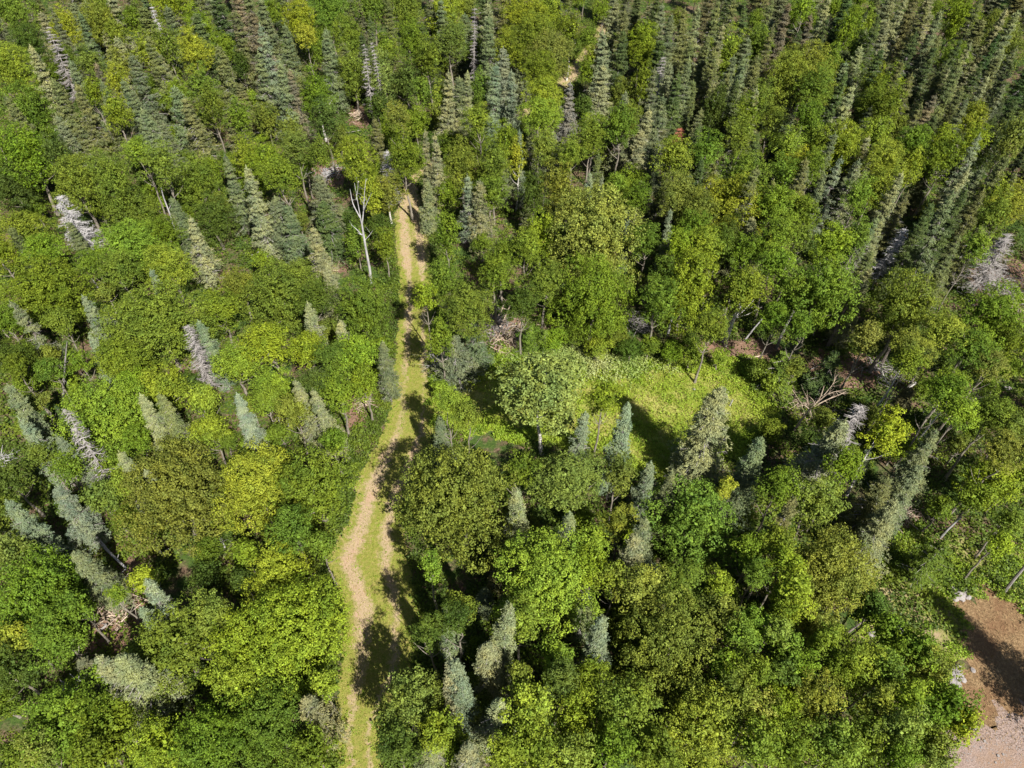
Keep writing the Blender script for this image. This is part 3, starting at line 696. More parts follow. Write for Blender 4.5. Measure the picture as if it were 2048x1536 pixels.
# meadow plants round the edges and in a pale patch
edge = np.zeros(len(P), bool)
mp = np.roll(mead, 1, 0)
dist = np.min(np.linalg.norm(P[:, None] - mead[None, ::2], axis=2), axis=1)
pale = np.exp(-(((ppx[:, 0] - 1180) / 100) ** 2 + ((ppx[:, 1] - 715) / 30) ** 2))
sel = (dist < 1.3) & (rng.random(len(P)) < .45) | (rng.random(len(P)) < .05 + .10 * (q > .3)) | (rng.random(len(P)) < pale * .8)
tag(mobj('meadow_plants', quads_mesh('meadow_plants', herb(P[sel], .35, .13, 5), M['fern'])), 'leafy green plants covering the edges of the meadow clearing', 'ground cover', kind='stuff')

# forest undergrowth
rngw = np.random.default_rng(5)
allP = []
for ypx in range(-60, 1640, 20):
    a = at(-150, ypx); b = at(2200, ypx)
    # density falls with distance
    a2 = at(-150, ypx - 20)
    area = abs(b.x - a.x) * abs(a2.y - a.y); d = proj(a)[2]
    n = int(area * max(2.0, min(16, 16 * (45 / max(d, 45)) ** 1.6)))
    allP.append(np.column_stack([rngw.uniform(a.x, b.x, n), rngw.uniform(min(a.y, a2.y), max(a.y, a2.y), n)]))
UP = np.vstack(allP)
def dist_line(P, L):
    best = np.full(len(P), 1e9)
    for i in range(0, len(L) - 1, 4):
        a = L[i]; b = L[min(i + 4, len(L) - 1)]; ab = b - a
        t = np.clip(((P - a) @ ab) / (ab @ ab), 0, 1); best = np.minimum(best, np.linalg.norm(P - a - t[:, None] * ab, axis=1))
    return best
dt = np.minimum(dist_line(UP, TLs), dist_line(UP, TRs))
bad = inside(UP, trail_poly) | inside(UP, mead) | inside(UP, dry) | inside(UP, grav)
ind = np.zeros(len(UP), bool)
for d_ in dpoly: ind |= inside(UP, d_)
UP1 = UP[~bad & ~(ind & (rngw.random(len(UP)) < .6)) & ((fbm(UP[:, 0] * .5, UP[:, 1] * .5) > -.5))]
hv = .45
tag(mobj('undergrowth', quads_mesh('undergrowth', herb(UP1, .6, .19, 6), M['under'])), 'low leafy undergrowth covering the forest floor', 'undergrowth', kind='stuff')
# lush verge
a, b = trail_poly.min(0) - 4, trail_poly.max(0) + 4
n = int((b - a).prod() * 45); V = rngw.uniform(a, b, (n, 2)); V = V[~inside(V, trail_poly)]
dv = np.minimum(dist_line(V, TLs), dist_line(V, TRs))
V = V[(dv < 2.2) & (rngw.random(len(V)) < np.clip(1.25 - dv / 2.2, 0, 1)) & ~inside(V, mead)]
hgt = 1
tag(mobj('trailside_plants', quads_mesh('trailside_plants', herb(V, .55, .13, 5), M['under'])), 'dense leafy green plants lining both sides of the trail', 'ground cover', kind='stuff')
Bp = scatter(bank, 70); Bp = Bp[~inside(Bp, dry) & (fbm(Bp[:, 0] * .8, Bp[:, 1] * .8) > -.25)]
tag(mobj('bank_weeds', quads_mesh('bank_weeds', herb(Bp, .35, .12, 5), M['fern'])), 'bright green weeds covering the bank beside the gravel corner', 'ground cover', kind='stuff')
Dp = scatter(dry, 90)
tag(mobj('dry_grass', quads_mesh('dry_grass', blades(Dp, .12, .03, 1.2), patch_mat('dry_blades', (.32, .22, .11), (.45, .33, .18), (.3, .2, .1)))), 'dry tan grass between the trees and the gravel', 'grass', kind='stuff')

# pale tall plants along the upper edge of the meadow
pp = P[(rng.random(len(P)) < pale * .9)]
M['palefern'] = foliage_mat('pale_plants', .2, .25, own=((.20, .28, .07), (.26, .32, .10), (.30, .33, .14)))
tag(mobj('pale_plants', quads_mesh('pale_plants', herb(pp, .6, .16, 6), M['palefern'])), 'pale silvery green plants along the upper edge of the meadow', 'ground cover', kind='stuff')

# ------------------------------------------------------------------ filling the gaps between the crowns
OPEN = [[(a - 0, y) for y, a, b in TRAIL] + [(b, y) for y, a, b in TRAIL[::-1]], MEADOW, DRY, GRAV,
        [(1650, 1080), (1760, 1060), (1850, 1090), (2060, 1090), (2060, 1250), (1900, 1260), (1800, 1180)]] + DUFFS + \
       [[(1090, 192), (1100, 170), (1130, 150), (1168, 112), (1172, 130), (1130, 190)], [(1180, 72), (1196, 62), (1194, 88)]]
OPENN = [np.array(o_, float) for o_ in OPEN]
def open_px(x, y, m):
    pts = np.array([(x, y), (x - m, y), (x + m, y), (x, y - m), (x, y + m * .8), (x - m * .7, y - m * .7), (x + m * .7, y - m * .7)])
    return any(inside(pts, o_).any() for o_ in OPENN)
base_trees = [t for t in TREES]
bx = np.array([(t['x'], t['y'], t['w'], t['d']) for t in base_trees if t['k'] not in ('spruce_tree', 'fir_tree', 'dead_spruce')])
sx_ = np.array([(t['x'], t['y'], t['w'], t['d'], t['h']) for t in base_trees if t['k'] in ('spruce_tree', 'fir_tree')])
frand = random.Random(99)
young = []
cells = []
Y = at(1024, 1700).y
while Y < at(1024, -150).y:
    step = 1.75 if Y < 40 else (2.1 if Y < 70 else 2.8)
    X0 = at(-60, proj((0, Y, 0))[1]).x; X1 = at(2110, proj((0, Y, 0))[1]).x
    X = X0
    while X < X1:
        cells.append((X + frand.uniform(-.7, .7), Y + frand.uniform(-.7, .7), step)); X += step
    Y += step
frand.shuffle(cells)
for (X, Y, st) in cells:
    h = frand.uniform(2.4, 4.6) if Y < 60 else (frand.uniform(4.0, 6.5) if Y < 85 else frand.uniform(6, 8.5))
    r = frand.uniform(.8, 1.4) if Y < 60 else frand.uniform(1.3, 2.1)
    x, y, d = proj((X, Y, h - r))
    if not (-30 < x < 2078 and -100 < y < 1566): continue
    rp = r / d * FPX
    gx, gy, _ = proj((X, Y, 0))
    if open_px(x, y, rp * .95) or open_px(gx, gy, 6): continue
    if len(bx) and (np.hypot((bx[:, 0] - x) / bx[:, 2], (bx[:, 1] - y) / bx[:, 2]) < .36).any(): continue
    if any(math.hypot(q[0] - x, q[1] - y) < (q[2] + rp) * .62 for q in young): continue
    # hidden behind a spruce?
    if (np.abs(sx_[:, 0] - x) < sx_[:, 2] * .3).any() and ((np.abs(sx_[:, 0] - x) < sx_[:, 2] * .3) & (y > sx_[:, 1] + 30) & (y < sx_[:, 1] + 90)).any(): continue
    young.append((x, y, rp, X, Y, h, r, d))
young = [q for q in young if not (165 < q[0] < 310 and 1090 < q[1] < 1310)]
young = [q for i_, q in enumerate(young) if not (q[1] > 420 and i_ % 5 < 2)]
young.sort(key=lambda q: -q[2]); young = young[:330]
for (x, y, rp, X, Y, h, r, d) in young:
    rnd = random.Random(int(x * 3 + y))
    con = rnd.random() < (.55 if (x > 1500 and y < 520) or y < 200 else .18)
    if con:
        c = rnd.choice('gdoo'); hh = h * 1.25; rb = r * .8
        pr = SP[rnd.randrange(len(SP))]; root = empty('fir_tree', (X, Y, 0), rnd.uniform(0, 6.28))
        col = tuple(v * rnd.uniform(.75, .95) for v in SC[c]); sx = rb / pr[1]; s = hh / pr[0]
        mobj('crown', pr[2], root, scale=(sx, sx, s), color=col); mobj('dead_twigs', pr[3], root, scale=(sx, sx, s))
        mobj('trunk', TR_S[0], root, scale=(.8, .8, hh * .95 / 10))
        TREES.append(dict(o=root, x=x, y=y, k='fir_tree', c=SW[c], w=rp * 2, r=rb, p=Vector((X, Y, 0)), h=hh, d=d, kind='S'))
    else:
        c = rnd.choice('ggdlo'); pr, prt, me = pick_d('round', r, 1.0, rnd.randrange(9)); rz = min(r * 1.15, h * .45)
        root = empty('young_tree', (X, Y, 0), rnd.uniform(0, 6.28)); j = rnd.uniform(.8, 1.05)
        mobj('crown', me, root, (0, 0, h - rz), (r / pr, r / pr, rz / pr / prt), tuple(v * j for v in DC[c]))
        mobj('trunk', TR_D[rnd.randrange(3)], root, (0, 0, 0), (.7, .7, (h - rz) / 8))
        TREES.append(dict(o=root, x=x, y=y, k='young_tree', c=DW[c], w=rp * 2, r=r, p=Vector((X, Y, 0)), h=h, d=d))

# ------------------------------------------------------------------ forest beyond the picture's edges, one mass
def co_of(me):
    a = np.empty(len(me.vertices) * 3, np.float32); me.vertices.foreach_get('co', a); return a.reshape(-1, 4, 3)
mass = []
msrc = [co_of(a_[2])[::3] for a_ in PROTO_D['round'] if a_[0] == 1.9][:3]
mr = 1.9
msp = [co_of(SP[3][2])[::2], co_of(SP[5][2])[::2]]
mc = msc = 0
mass_s = []
rr_ = random.Random(4)
def outside(x, y): return x < -70 or x > 2125 or y > 1620 or y < -60
gy_ = -6.0
while gy_ < 150:
    gx_ = -110.0
    while gx_ < 110:
        X = gx_ + rr_.uniform(-1.2, 1.2); Yq = gy_ + rr_.uniform(-1.2, 1.2); h = rr_.uniform(7.5, 10.5)
        x, y, d = proj((X, Yq, h * .6)); x2, y2, _ = proj((X, Yq, 0))
        lim = (X > -(24 + Yq * .92) and X < (24 + Yq * .92))
        if outside(x, y) and not (x > 2048 and 980 < y < 1620) and lim and not open_px(x2, y2, 30) and (outside(x2, y2) or x < -70 or x > 2125) and not (x < 2000 and open_px(*proj((X - h * .42, Yq + h * .73, 0))[:2], 60)):
            a = rr_.uniform(0, 6.28); ca, sa = math.cos(a), math.sin(a); Rm = np.array([[ca, -sa, 0], [sa, ca, 0], [0, 0, 1]])
            s = rr_.uniform(1.0, 1.35)
            if rr_.random() < .75 or x > 2125 and False:
                mass.append(msrc[rr_.randrange(3)] @ Rm.T * s * np.array([1, 1, 1.1]) + np.array([X, Yq, h - mr * s]))
            else:
                mass_s.append(msp[rr_.randrange(2)] @ Rm.T * np.array([1, 1, h * 1.15 / 10]) + np.array([X, Yq, 0]))
        gx_ += 4.6 if Yq < 60 else 6.5
    gy_ += 4.6 if gy_ < 60 else 6.5
for (a, b, hh) in ((2140, 1470, 10.5), (2180, 1500, 11)):
    q = at(a, b); mass_s.append(msp[1] * np.array([1.15, 1.15, hh / 10]) + np.array([q.x, q.y, 0]))
tag(mobj('surrounding_forest', quads_mesh('surrounding_forest', np.vstack(mass), M['leaf']), color=DC['g']), 'mass of green broadleaf forest all round the pictured area', 'forest', kind='stuff')
tag(mobj('surrounding_spruces', quads_mesh('surrounding_spruces', np.vstack(mass_s), M['needle']), color=SC['g']), 'mass of grey green spruces all round the pictured area', 'forest', kind='stuff')

# ------------------------------------------------------------------ bare trunks, logs, brush, rocks
def at_plane(x, y, Yw):
    d = CR @ Vector(((x - 1024) / FPX, -(y - 768) / FPX, -1.0)); t = Yw / d.y
    return np.array([d.x * t, Yw, CAM_H + d.z * t])
def smooth(pts, n=4):
    pts = np.array(pts, float); s = np.linspace(0, len(pts) - 1, (len(pts) - 1) * n + 1)
    o = np.column_stack([np.interp(s, np.arange(len(pts)), pts[:, c]) for c in range(3)])
    for _ in range(2): o[1:-1] = .25 * o[:-2] + .5 * o[1:-1] + .25 * o[2:]
    return o
LAND = []
def snag(name, label, cat, base_px, limbs, mat, r0, twigs=0, lift=0.0, seed=1):
    """standing bare tree: every limb a run of photo points on the upright plane through its base; depth wobbles"""
    rg = np.random.default_rng(seed); b = at(*base_px)
    root = empty(name, (b.x, b.y, 0)); Q = []; T = []
    for li, (pts, ra, rb_) in enumerate(limbs):
        P3 = [at_plane(a, c, b.y) for a, c in pts]
        off = rg.uniform(-.25, .25) if li else 0
        P3 = np.array(P3); P3[:, 1] += np.linspace(0, 1, len(P3)) ** 1.2 * off * (3 if li else 0)
        P3[:, 2] = np.maximum(P3[:, 2], 0) if li == 0 else P3[:, 2]
        P3 = smooth(P3 - np.array([b.x, b.y, 0]))
        q = tube(P3, np.linspace(ra, rb_, len(P3)), 7)
        (Q if li == 0 else T).append(q)
        for _ in range(twigs):
            u = rg.integers(1, len(P3) - 1); p0 = P3[u]; dv_ = P3[u + 1] - p0; dv_ /= np.linalg.norm(dv_) + 1e-6
            e = p0 + (rg.normal(size=3) * .6 + dv_ * .7) * rg.uniform(.3, .8)
            T.append(tube([p0, (p0 + e) / 2 + rg.normal(size=3) * .04, e], [rb_ * .8 + .006, rb_ * .5 + .004, .004], 4))
    mobj('trunk', quads_mesh('bare_trunk', np.vstack(Q), mat), root)
    if T: mobj('branches', quads_mesh('bare_branches', np.vstack(T), mat), root)
    tag(root, label, cat); return root
snag('dead_birch', 'tall bare white birch with forked top beside the left edge of the trail', 'dead tree', (742, 567),
     [([(742, 567), (740, 540), (733, 505), (728, 475), (724, 450)], .125, .075), ([(724, 452), (718, 425), (712, 400), (706, 375)], .05, .012), ([(724, 452), (727, 420), (728, 390), (731, 360)], .055, .012),
      ([(720, 435), (704, 410), (698, 385)], .055, .015), ([(728, 475), (712, 462), (700, 458)], .05, .012), ([(727, 420), (738, 395), (745, 378)], .045, .012), ([(730, 480), (740, 470), (745, 462)], .035, .01), ([(712, 400), (716, 380), (717, 362)], .03, .01)], M['bleached'], .2, 2, seed=3)
snag('dead_birch', 'two short bare white birch stems forking among crowns below the pale brush', 'dead tree', (575, 870),
     [([(575, 870), (576, 850), (574, 835)], .11, .07), ([(575, 838), (570, 828), (572, 822)], .05, .02), ([(575, 838), (582, 828), (588, 815)], .06, .02), ([(566, 872), (560, 850), (556, 830)], .06, .025)], M['bleached'], .1, 1, seed=4)
snag('dead_birch', 'thin bare leaning birch stem beside the bleached dead spruce, left upper forest', 'dead tree', (352, 470),
     [([(352, 470), (345, 445), (337, 420), (327, 395), (322, 375)], .10, .04), ([(337, 420), (345, 402), (352, 392)], .03, .01)], M['bleached'], .1, 0, seed=5)
snag('dead_pole', 'thin grey dead pole standing at the left edge among alders', 'dead tree', (127, 812),
     [([(127, 812), (127, 770), (130, 725), (134, 683)], .11, .025)], M['dead'], .1, 5, seed=6)
snag('dead_birch', 'white birch stem with small fork in the upper left corner forest', 'dead tree', (100, 165),
     [([(100, 165), (95, 145), (84, 120), (72, 106)], .17, .05), ([(84, 120), (70, 125), (62, 118)], .05, .02)], M['bleached'], .1, 1, seed=7)
snag('dead_birch', 'short bare stem leaning in a dark gap between the left crowns', 'dead tree', (206, 596),
     [([(206, 596), (196, 575), (186, 560), (177, 548)], .10, .03)], M['bleached'], .1, 0, seed=8)
snag('dead_tree', 'dead tree with white upswept curved limbs in the upper right forest', 'dead tree', (1432, 262),
     [([(1432, 262), (1434, 240), (1438, 215), (1440, 180)], .14, .05), ([(1432, 240), (1415, 236), (1406, 215), (1406, 205)], .10, .03), ([(1434, 240), (1452, 238), (1468, 226), (1472, 214)], .10, .03),
      ([(1438, 215), (1450, 190), (1462, 168)], .08, .02), ([(1436, 226), (1446, 212), (1450, 200)], .05, .02)], M['bleached'], .1, 3, seed=9)
snag('dead_tree', 'white forked bare branch standing in the lower left forest', 'dead tree', (151, 1405),
     [([(151, 1405), (148, 1385), (136, 1372), (120, 1360)], .07, .02), ([(151, 1392), (156, 1370), (161, 1345)], .05, .02), ([(136, 1372), (128, 1378), (122, 1380)], .02, .01)], M['bleached'], .1, 6, seed=10)
snag('dead_tree', 'branchy pale dead tree leaning at the right end of the meadow', 'dead tree', (1588, 862),
     [([(1588, 862), (1602, 840), (1620, 818), (1640, 798), (1648, 772)], .10, .03), ([(1620, 818), (1650, 803), (1680, 794), (1695, 790)], .05, .015), ([(1640, 800), (1655, 785), (1690, 775)], .04, .01),
      ([(1602, 840), (1592, 828), (1588, 812)], .03, .01), ([(1620, 818), (1612, 795), (1608, 775)], .03, .01), ([(1648, 790), (1668, 772), (1676, 760)], .03, .01)], M['log'], .1, 10, seed=11)
snag('bare_birch', 'curved black and white birch stem under the crowns right of the meadow', 'tree trunk', (1792, 826),
     [([(1792, 826), (1800, 805), (1810, 790), (1814, 778), (1832, 765)], .12, .08)], M['birch'], .1, 0, seed=12)
snag('bare_birch', 'pale double birch trunk leaning right above the meadow edge', 'tree trunk', (1445, 684),
     [([(1445, 684), (1458, 655), (1470, 632), (1480, 608)], .15, .09), ([(1458, 655), (1478, 628), (1492, 606)], .10, .06)], M['bleached'], .1, 0, seed=13)
snag('bare_birch', 'single slim pale trunk right of the double birch trunk above the meadow', 'tree trunk', (1488, 682),
     [([(1488, 682), (1505, 660), (1524, 638)], .09, .06)], M['bleached'], .1, 0, seed=14)
snag('bare_birch', 'pale trunk above the meadow, left of the double birch trunk', 'tree trunk', (1335, 672),
     [([(1335, 672), (1340, 652), (1346, 628)], .10, .07)], M['bleached'], .1, 0, seed=15)
snag('bare_birch', 'grey bare trunk in the shade right of the double birch trunk', 'tree trunk', (1553, 697),
     [([(1553, 697), (1562, 672), (1575, 645), (1588, 622)], .13, .09)], M['dead'], .1, 0, seed=16)
snag('bare_spruce', 'dark slanting spruce trunk in the bare shaded gap at right', 'tree trunk', (1654, 695),
     [([(1654, 695), (1668, 665), (1684, 630), (1694, 606)], .16, .10)], M['sbark'], .1, 0, seed=17)
snag('bare_spruce', 'short dark trunk rising beside an uprooted stump right of the meadow', 'tree trunk', (1762, 730),
     [([(1762, 730), (1770, 714), (1780, 696)], .15, .11)], M['sbark'], .1, 0, seed=18)
snag('bare_birch', 'pale leaning trunk above the weedy bank in the lower right', 'tree trunk', (1880, 1076),
     [([(1880, 1076), (1896, 1058), (1922, 1034)], .08, .06)], M['bleached'], .1, 0, seed=19)
snag('bare_birch', 'grey leaning trunk at the right edge above the weedy bank', 'tree trunk', (2008, 1184),
     [([(2008, 1184), (2026, 1160), (2060, 1120)], .11, .08)], M['dead'], .1, 0, seed=20)
snag('dead_snag', 'small silvery dead snag on the right edge of the trail', 'dead tree', (872, 742),
     [([(872, 742), (870, 725), (866, 706)], .05, .02), ([(870, 722), (856, 716)], .03, .01), ([(870, 716), (884, 712), (892, 706)], .03, .01), ([(868, 712), (860, 704)], .03, .01), ([(870, 728), (858, 728)], .03, .01), ([(870, 726), (880, 722)], .03, .01)], M['bleached'], .1, 9, seed=21)

def log(label, a, b, r, mat=None, za=0.0, zb=0.0, stubs=4, seed=1, name='fallen_log'):
    rg = np.random.default_rng(seed); A = at(*a); B = at(*b); L = (B - A).length
    root_loc = (A.x, A.y, 0); n = 7; s = np.linspace(0, 1, n)
    dv_ = np.array(B - A); sd_ = np.array([-dv_[1], dv_[0], 0]) / L
    P3 = np.outer(s, dv_) + np.outer(np.sin(s * 3 + rg.uniform(0, 3)) * .03 * L, sd_); P3[:, 2] = r + za + (zb - za) * s
    Q = [tube(P3, r * np.linspace(1, .55, n), 8)]
    for _ in range(stubs):
        u = rg.integers(1, n); p0 = P3[u]; e = p0 + sd_ * rg.choice([-1, 1]) * rg.uniform(.2, .6) + np.array([0, 0, rg.uniform(.05, .4)]) + dv_ / L * rg.uniform(0, .3)
        Q.append(tube([p0, e], [r * .3, r * .1], 4))
    o = mobj(name, quads_mesh(name, np.vstack(Q), mat or M['log']), None, root_loc); tag(o, label, 'log'); return o
log('long white fallen birch trunk lying in the lower left forest gap', (157, 1056), (262, 1139), .12, M['bleached'], 1.2, .3, 6, 1)
log('thinner white branch lying along the long fallen birch trunk', (208, 1094), (232, 1118), .05, M['bleached'], 1.3, .8, 2, 2)
log('straight brown log lying upright across the litter in the lower left gap', (248, 1164), (245, 1240), .085, None, .15, .05, 6, 3)
log('grey log slanting down-left in the lower left gap', (228, 1238), (190, 1276), .09, M['dead'], 0, 0, 3, 4)
log('short pinkish log in the lower left gap between two others', (248, 1243), (228, 1268), .08, None, 0, 0, 3, 5)
log('thin log crossing the top of the short pinkish log, lower left gap', (208, 1232), (256, 1252), .04, None, .2, .2, 3, 6)
log('short white sawn log end between crowns in the lower left', (328, 1118), (343, 1134), .11, M['bleached'], 1.5, 1.4, 1, 7)
log('stubby pale log right of the lower left olive crown', (455, 1104), (463, 1118), .09, M['bleached'], 1.5, 1.4, 1, 8)
log('left rail of two parallel pale logs in the brush by the meadow', (986, 658), (1010, 617), .07, M['log'], .2, .9, 2, 9)
log('right rail of two parallel pale logs in the brush by the meadow', (998, 662), (1021, 622), .07, M['log'], .2, .9, 2, 10)
for i_, t_ in enumerate((.2, .45, .7)):
    log(['lowest', 'middle', 'topmost'][i_] + ' rung-like branch across the two parallel pale logs', (986 + 24 * t_, 658 - 41 * t_), (1000 + 23 * t_, 661 - 40 * t_), .03, M['log'], .3 + .7 * t_, .3 + .7 * t_, 0, 11 + i_)
log('pale log lying across the litter under the double birch trunk', (1404, 688), (1440, 680), .07, None, 0, 0, 3, 15)
log('reddish log lying on bare soil right of the double birch trunk', (1490, 722), (1532, 708), .08, None, 0, 0, 3, 16)
log('thin pale log behind the dead birch, in the upper forest gap', (686, 269), (722, 264), .06, M['dead'], .1, .2, 3, 17)
log('grey log stack piece under the yellow crown near the upper trail', (652, 362), (678, 348), .10, M['bleached'], .3, .3, 2, 18)
log('thin pale stick lying in the shaded gap right of the meadow', (1622, 742), (1668, 722), .04, M['dead'], .1, .3, 3, 19)
log('pale log lying in the shade beside the uprooted stump', (1745, 738), (1778, 750), .09, M['dead'], .1, .1, 6, 20)
log('slim fallen stem below the curved birch stem at right', (1815, 858), (1840, 832), .05, M['dead'], .2, .5, 2, 21)
log('dark trunk lying across the top of the weedy bank', (1735, 1076), (1770, 1042), .08, M['sbark'], .1, .6, 2, 22)
log('dark slanting stem low among the crowns in the lower right', (1685, 1278), (1728, 1242), .07, M['sbark'], .3, 1.0, 2, 23)

def brush(label, c, rx, ry, n, mat, seed, ht=.5):
    rg = np.random.default_rng(seed); C0 = at(*c); m = abs(at(c[0] + rx, c[1]).x - C0.x); my = abs(at(c[0], c[1] - ry).y - C0.y)
    Q = []
    for _ in range(n):
        a = rg.uniform(0, 6.28); L = rg.uniform(.5, 1.8); p0 = np.array([rg.normal() * m * .45, rg.normal() * my * .45, rg.uniform(.02, ht)])
        d = np.array([math.cos(a), math.sin(a), rg.normal() * .18]); r = rg.choice([.012, .02, .035])
        Q.append(tube([p0 - d * L / 2, p0 + rg.normal(size=3) * .05, p0 + d * L / 2], [r, r * .8, r * .3], 4))
    Q = np.vstack(Q); Q[:, :, 2] = np.maximum(Q[:, :, 2], .012)
    o = mobj('brush_pile', quads_mesh('brush_pile', Q, mat), None, (C0.x, C0.y, 0)); tag(o, label, 'brush pile')
brush('tangled pile of pinkish grey branches at the upper left edge of the meadow', (1030, 680), 50, 30, 260, M['log'], 1)
brush('grey dead branches heaped beside the two parallel pale logs', (1000, 655), 40, 30, 150, M['dead'], 2)
brush('pinkish heap of dead branches beside the pale spruce left of the trail', (665, 505), 30, 40, 220, M['log'], 3)
brush('grey branch heap on red soil under the yellow crown', (658, 350), 25, 20, 90, M['bleached'], 4)
brush('large grey slash heap at the right edge of the forest', (1995, 585), 60, 50, 420, M['dead'], 5, .9)
brush('small heap of dead twigs in the upper forest gap left of the trail', (718, 232), 12, 14, 80, M['log'], 6)
brush('pale dead brush at the top edge of the meadow, middle', (1282, 650), 30, 25, 120, M['dead'], 7)
brush('dead sticks round the uprooted stump right of the meadow', (1765, 745), 40, 25, 130, M['dead'], 8)
brush('pinkish brush around the leaning dead tree at the meadow end', (1625, 810), 45, 40, 200, M['log'], 9)
brush('brown and pale sticks scattered in the lower left gap', (240, 1205), 40, 50, 170, M['log'], 10)
brush('pale bare twigs at the left edge of the picture', (2, 935), 25, 25, 90, M['bleached'], 11)
brush('dead twigs on the slope right of the weedy bank top', (1800, 1030), 40, 25, 120, M['log'], 12)
brush('reddish dead twigs beside the brown soil left of the trail', (730, 810), 14, 14, 60, M['log'], 13)
brush('grey twigs under the crowns near the right edge', (2020, 620), 40, 30, 150, M['log'], 14)

def rock(label, c, r, seed, flat=.6):
    rg = np.random.default_rng(seed); me = bpy.data.meshes.new('rock')
    import bmesh
    bm = bmesh.new(); bmesh.ops.create_icosphere(bm, subdivisions=3, radius=1)
    pl = norm(rg.normal(size=(9, 3))); dd = rg.uniform(.62, .95, 9)
    for v in bm.verts:
        p = np.array(v.co); m_ = pl @ p; k_ = np.max(m_ / dd)
        if k_ > 1: p = p / k_
        p = p * (1 + .05 * rg.normal()); v.co = (p[0] * r * 1.2, p[1] * r, p[2] * r * flat)
    bm.to_mesh(me); bm.free(); me.materials.append(M['rock'])
    q = at(*c); o = mobj('rock', me, None, (q.x, q.y, r * flat * .55)); o.rotation_euler[2] = rg.uniform(0, 6)
    tag(o, label, 'rock'); return o
ordn = ['nearest', 'second', 'third', 'fourth', 'fifth', 'sixth', 'seventh', 'eighth', 'ninth']
for i_, (a, b, r) in enumerate([(1908, 1182, .30), (1918, 1192, .34), (1928, 1186, .24), (1912, 1198, .22), (1924, 1199, .18), (1935, 1195, .2)]):
    rock('pale rock in the cluster on the weedy bank, %s from the left' % ['first', 'third', 'fifth', 'second', 'fourth', 'sixth'][i_], (a, b), r, 30 + i_)['group'] = 'rocks on the weedy bank'
for i_, (a, b, r) in enumerate([(1913, 1338, .30), (1906, 1350, .27), (1918, 1352, .24), (1904, 1362, .24), (1913, 1368, .27), (1924, 1360, .2), (1945, 1341, .14)]):
    rock('pale rock in the pile beside the dry grass, %s from the top' % ['first', 'third', 'fourth', 'sixth', 'seventh', 'fifth', 'second'][i_], (a, b), r, 50 + i_)['group'] = 'rocks beside the dry grass'
rock('largest lone white boulder among the lower right crowns', (1797, 1258), .36, 61, .8)
rock('small pale rock left of the lone white boulder', (1742, 1270), .26, 62); rock('small pale rock between the lone boulder and another small one', (1762, 1268), .18, 63)
rock('tiny pale rock in the lower right crowns, below the rock pile', (1830, 1365), .18, 64)
rock('white rock at the far right edge above the bank', (2014, 778), .25, 65)
rock('tiny white stone on the meadow grass', (1388, 779), .10, 66)
Gp = scatter(np.vstack([grav]), 26)
gx = np.array([proj((a, b, 0))[:2] for a, b in Gp]); Gp = Gp[(gx[:, 0] < 2150) & (gx[:, 1] < 1640)]
k_ = rng.uniform(.012, .03, len(Gp)) * np.where(rng.random(len(Gp)) < .04, 2.2, 1); c0 = np.column_stack([Gp, k_ * .5])
fz = [np.stack([c0 + np.array(v) * k_[:, None] for v in f], 1) for f in (((-1, -1, .6), (1, -1, .5), (1, 1, .6), (-1, 1, .5)), ((-1, -1, -1), (1, -1, -1), (1, -1, .5), (-1, -1, .6)), ((1, -1, -1), (1, 1, -1), (1, 1, .6), (1, -1, .5)))]
tag(mobj('pebbles', quads_mesh('pebbles', np.vstack(fz), M['rock'])), 'scattered small stones on the gravel corner', 'gravel', kind='stuff')
# stake
Q = [tube([(0, 0, 0), (.03, 0, .35), (.08, .02, .72)], [.055, .055, .05], 4), tube([(.08, .02, .72), (.081, .02, .725)], [.05, .001], 4)]
st = mobj('stake', quads_mesh('stake', np.vstack(Q), M['bleached']), None, tuple(at(1459, 812))); tag(st, 'short white wooden stake standing in the meadow grass', 'stake')

# ------------------------------------------------------------------ labels for the trees
LM = [('the forked bare white birch', 725, 460), ('the trail fork at the meadow', 850, 760), ('the white meadow stake', 1463, 800), ('the silvery trailside snag', 868, 715),
      ('the rock pile', 1912, 1352), ('the bank rocks', 1918, 1190), ('the lone white boulder', 1797, 1258), ('the gravel corner', 2000, 1500), ('the round tree shadow', 755, 1300),
      ('the lower left logs', 235, 1220), ('the fallen white birch', 210, 1098), ('the widest bleached spruce', 145, 425), ('the top left bleached spruce', 310, 40),
      ('the purplish dead spruce', 400, 710), ('the brightest yellow crown', 500, 940), ('the upper bare trail patch', 1110, 178), ('the curved white limbs', 1435, 220),
      ('the parallel pale logs', 1003, 640), ('the double birch trunk', 1468, 645), ('the yellow crown at right', 1769, 872), ('the grey slash heap', 1995, 580), ('the uprooted stump', 1765, 740),
      ('the grey pole', 130, 745), ('the lowest visible trail', 715, 1500), ('the trail bend', 825, 380), ('the left edge twigs', 2, 935), ('the pale meadow plants', 1180, 715),
      ('the rust red spruce', 1358, 270), ('the shaded bare gap', 1640, 700), ('the forked bare branch', 150, 1380), ('the top right corner', 2048, 0), ('the top left corner', 0, 0),
      ('the bottom left corner', 0, 1536), ('the bottom right crowns', 1900, 1480), ('the widest green crown', 915, 1010), ('the leaning dead tree', 1640, 800), ('the small red soil spot', 655, 345)]
DIRS = ['right', 'lower right', 'below', 'lower left', 'left', 'upper left', 'above', 'upper right']
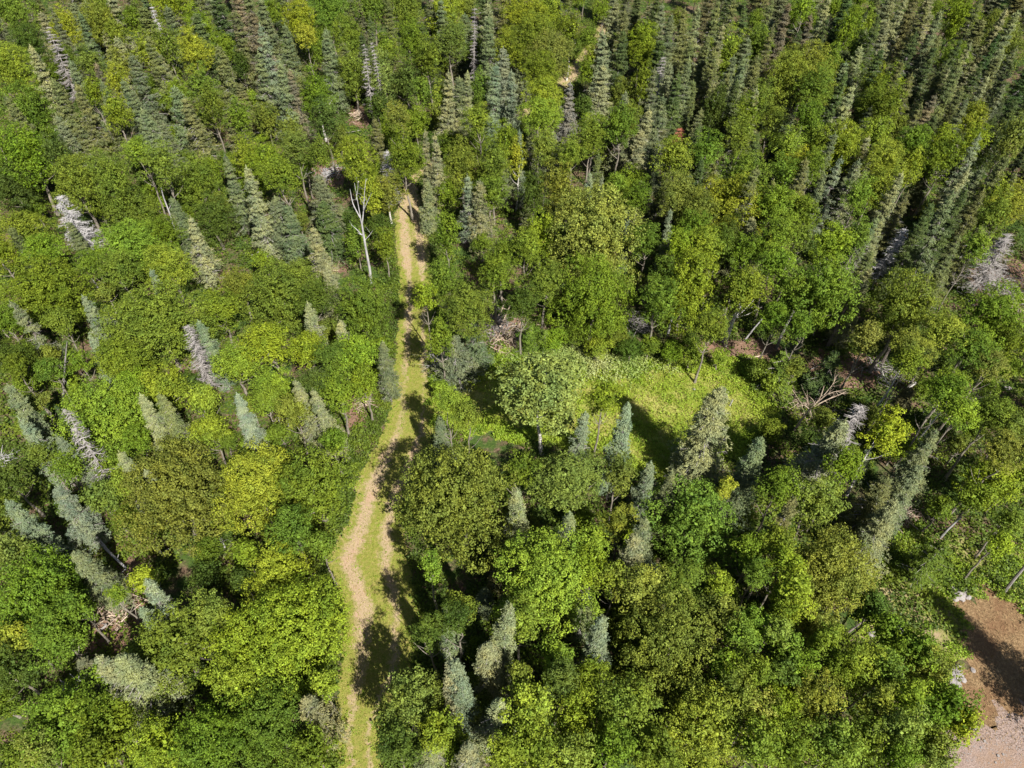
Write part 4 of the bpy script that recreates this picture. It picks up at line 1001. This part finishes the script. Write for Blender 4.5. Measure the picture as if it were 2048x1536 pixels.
def sector(dx, dy): return int(((math.degrees(math.atan2(dy, dx)) + 22.5) % 360) // 45)
NOUN = {'birch_tree': 'birch', 'alder_tree': 'bushy tree', 'broadleaf_tree': 'broadleaf tree', 'young_tree': 'young tree', 'spruce_tree': 'spruce', 'fir_tree': 'fir', 'dead_spruce': 'dead spruce'}
GRP = {'birch_tree': 'birches with visible trunks', 'alder_tree': 'bushy trees left of the trail', 'broadleaf_tree': 'broadleaf trees right of the trail', 'young_tree': 'young trees between the taller crowns',
       'spruce_tree': 'living spruces in the forest', 'fir_tree': 'firs in the forest', 'dead_spruce': 'dead spruces in the forest'}
ORD = {1: 'nearest', 2: 'second nearest', 3: 'third nearest', 4: 'fourth nearest', 5: 'fifth nearest', 6: 'sixth nearest', 7: 'seventh nearest', 8: 'eighth nearest', 9: 'ninth nearest', 10: 'tenth nearest'}
byset = {}
for t in TREES:
    t['X'], t['Yp'] = proj((t['p'].x, t['p'].y, t['h'] * (.6 if t['k'] in ('spruce_tree', 'fir_tree', 'dead_spruce') else .75)))[:2]
    byset.setdefault((t['k'], t['c']), []).append(t)
used = set()
for (k_, c_), ts in byset.items():
    opts = {id(t): [] for t in ts}
    for ln, lx, ly in LM:
        sec = {}
        for t in ts:
            dx, dy = t['X'] - lx, t['Yp'] - ly; sec.setdefault(sector(dx, dy), []).append((math.hypot(dx, dy), id(t)))
        for sc_, lst in sec.items():
            lst.sort()
            for n_, (dd, i_) in enumerate(lst[:10]): opts[i_].append((dd * (1 + .7 * n_), n_ + 1, sc_, ln, dd))
    for t in ts:
        best = min(opts[id(t)])
        dn = DIRS[best[2]]
        dn = dn if dn in ('above', 'below') else ('to the %s of' % dn)
        lab = '%s %s, %s %s %s' % (c_, NOUN[k_], ORD[best[1]], dn, best[3])
        assert lab not in used; used.add(lab)
        tag(t['o'], lab, {'dead_spruce': 'dead tree', 'spruce_tree': 'spruce', 'fir_tree': 'fir'}.get(k_, 'tree'), GRP[k_])
print('TREES', {k_: len([t for t in TREES if t['k'] == k_]) for k_ in NOUN}, 'young', len(young))
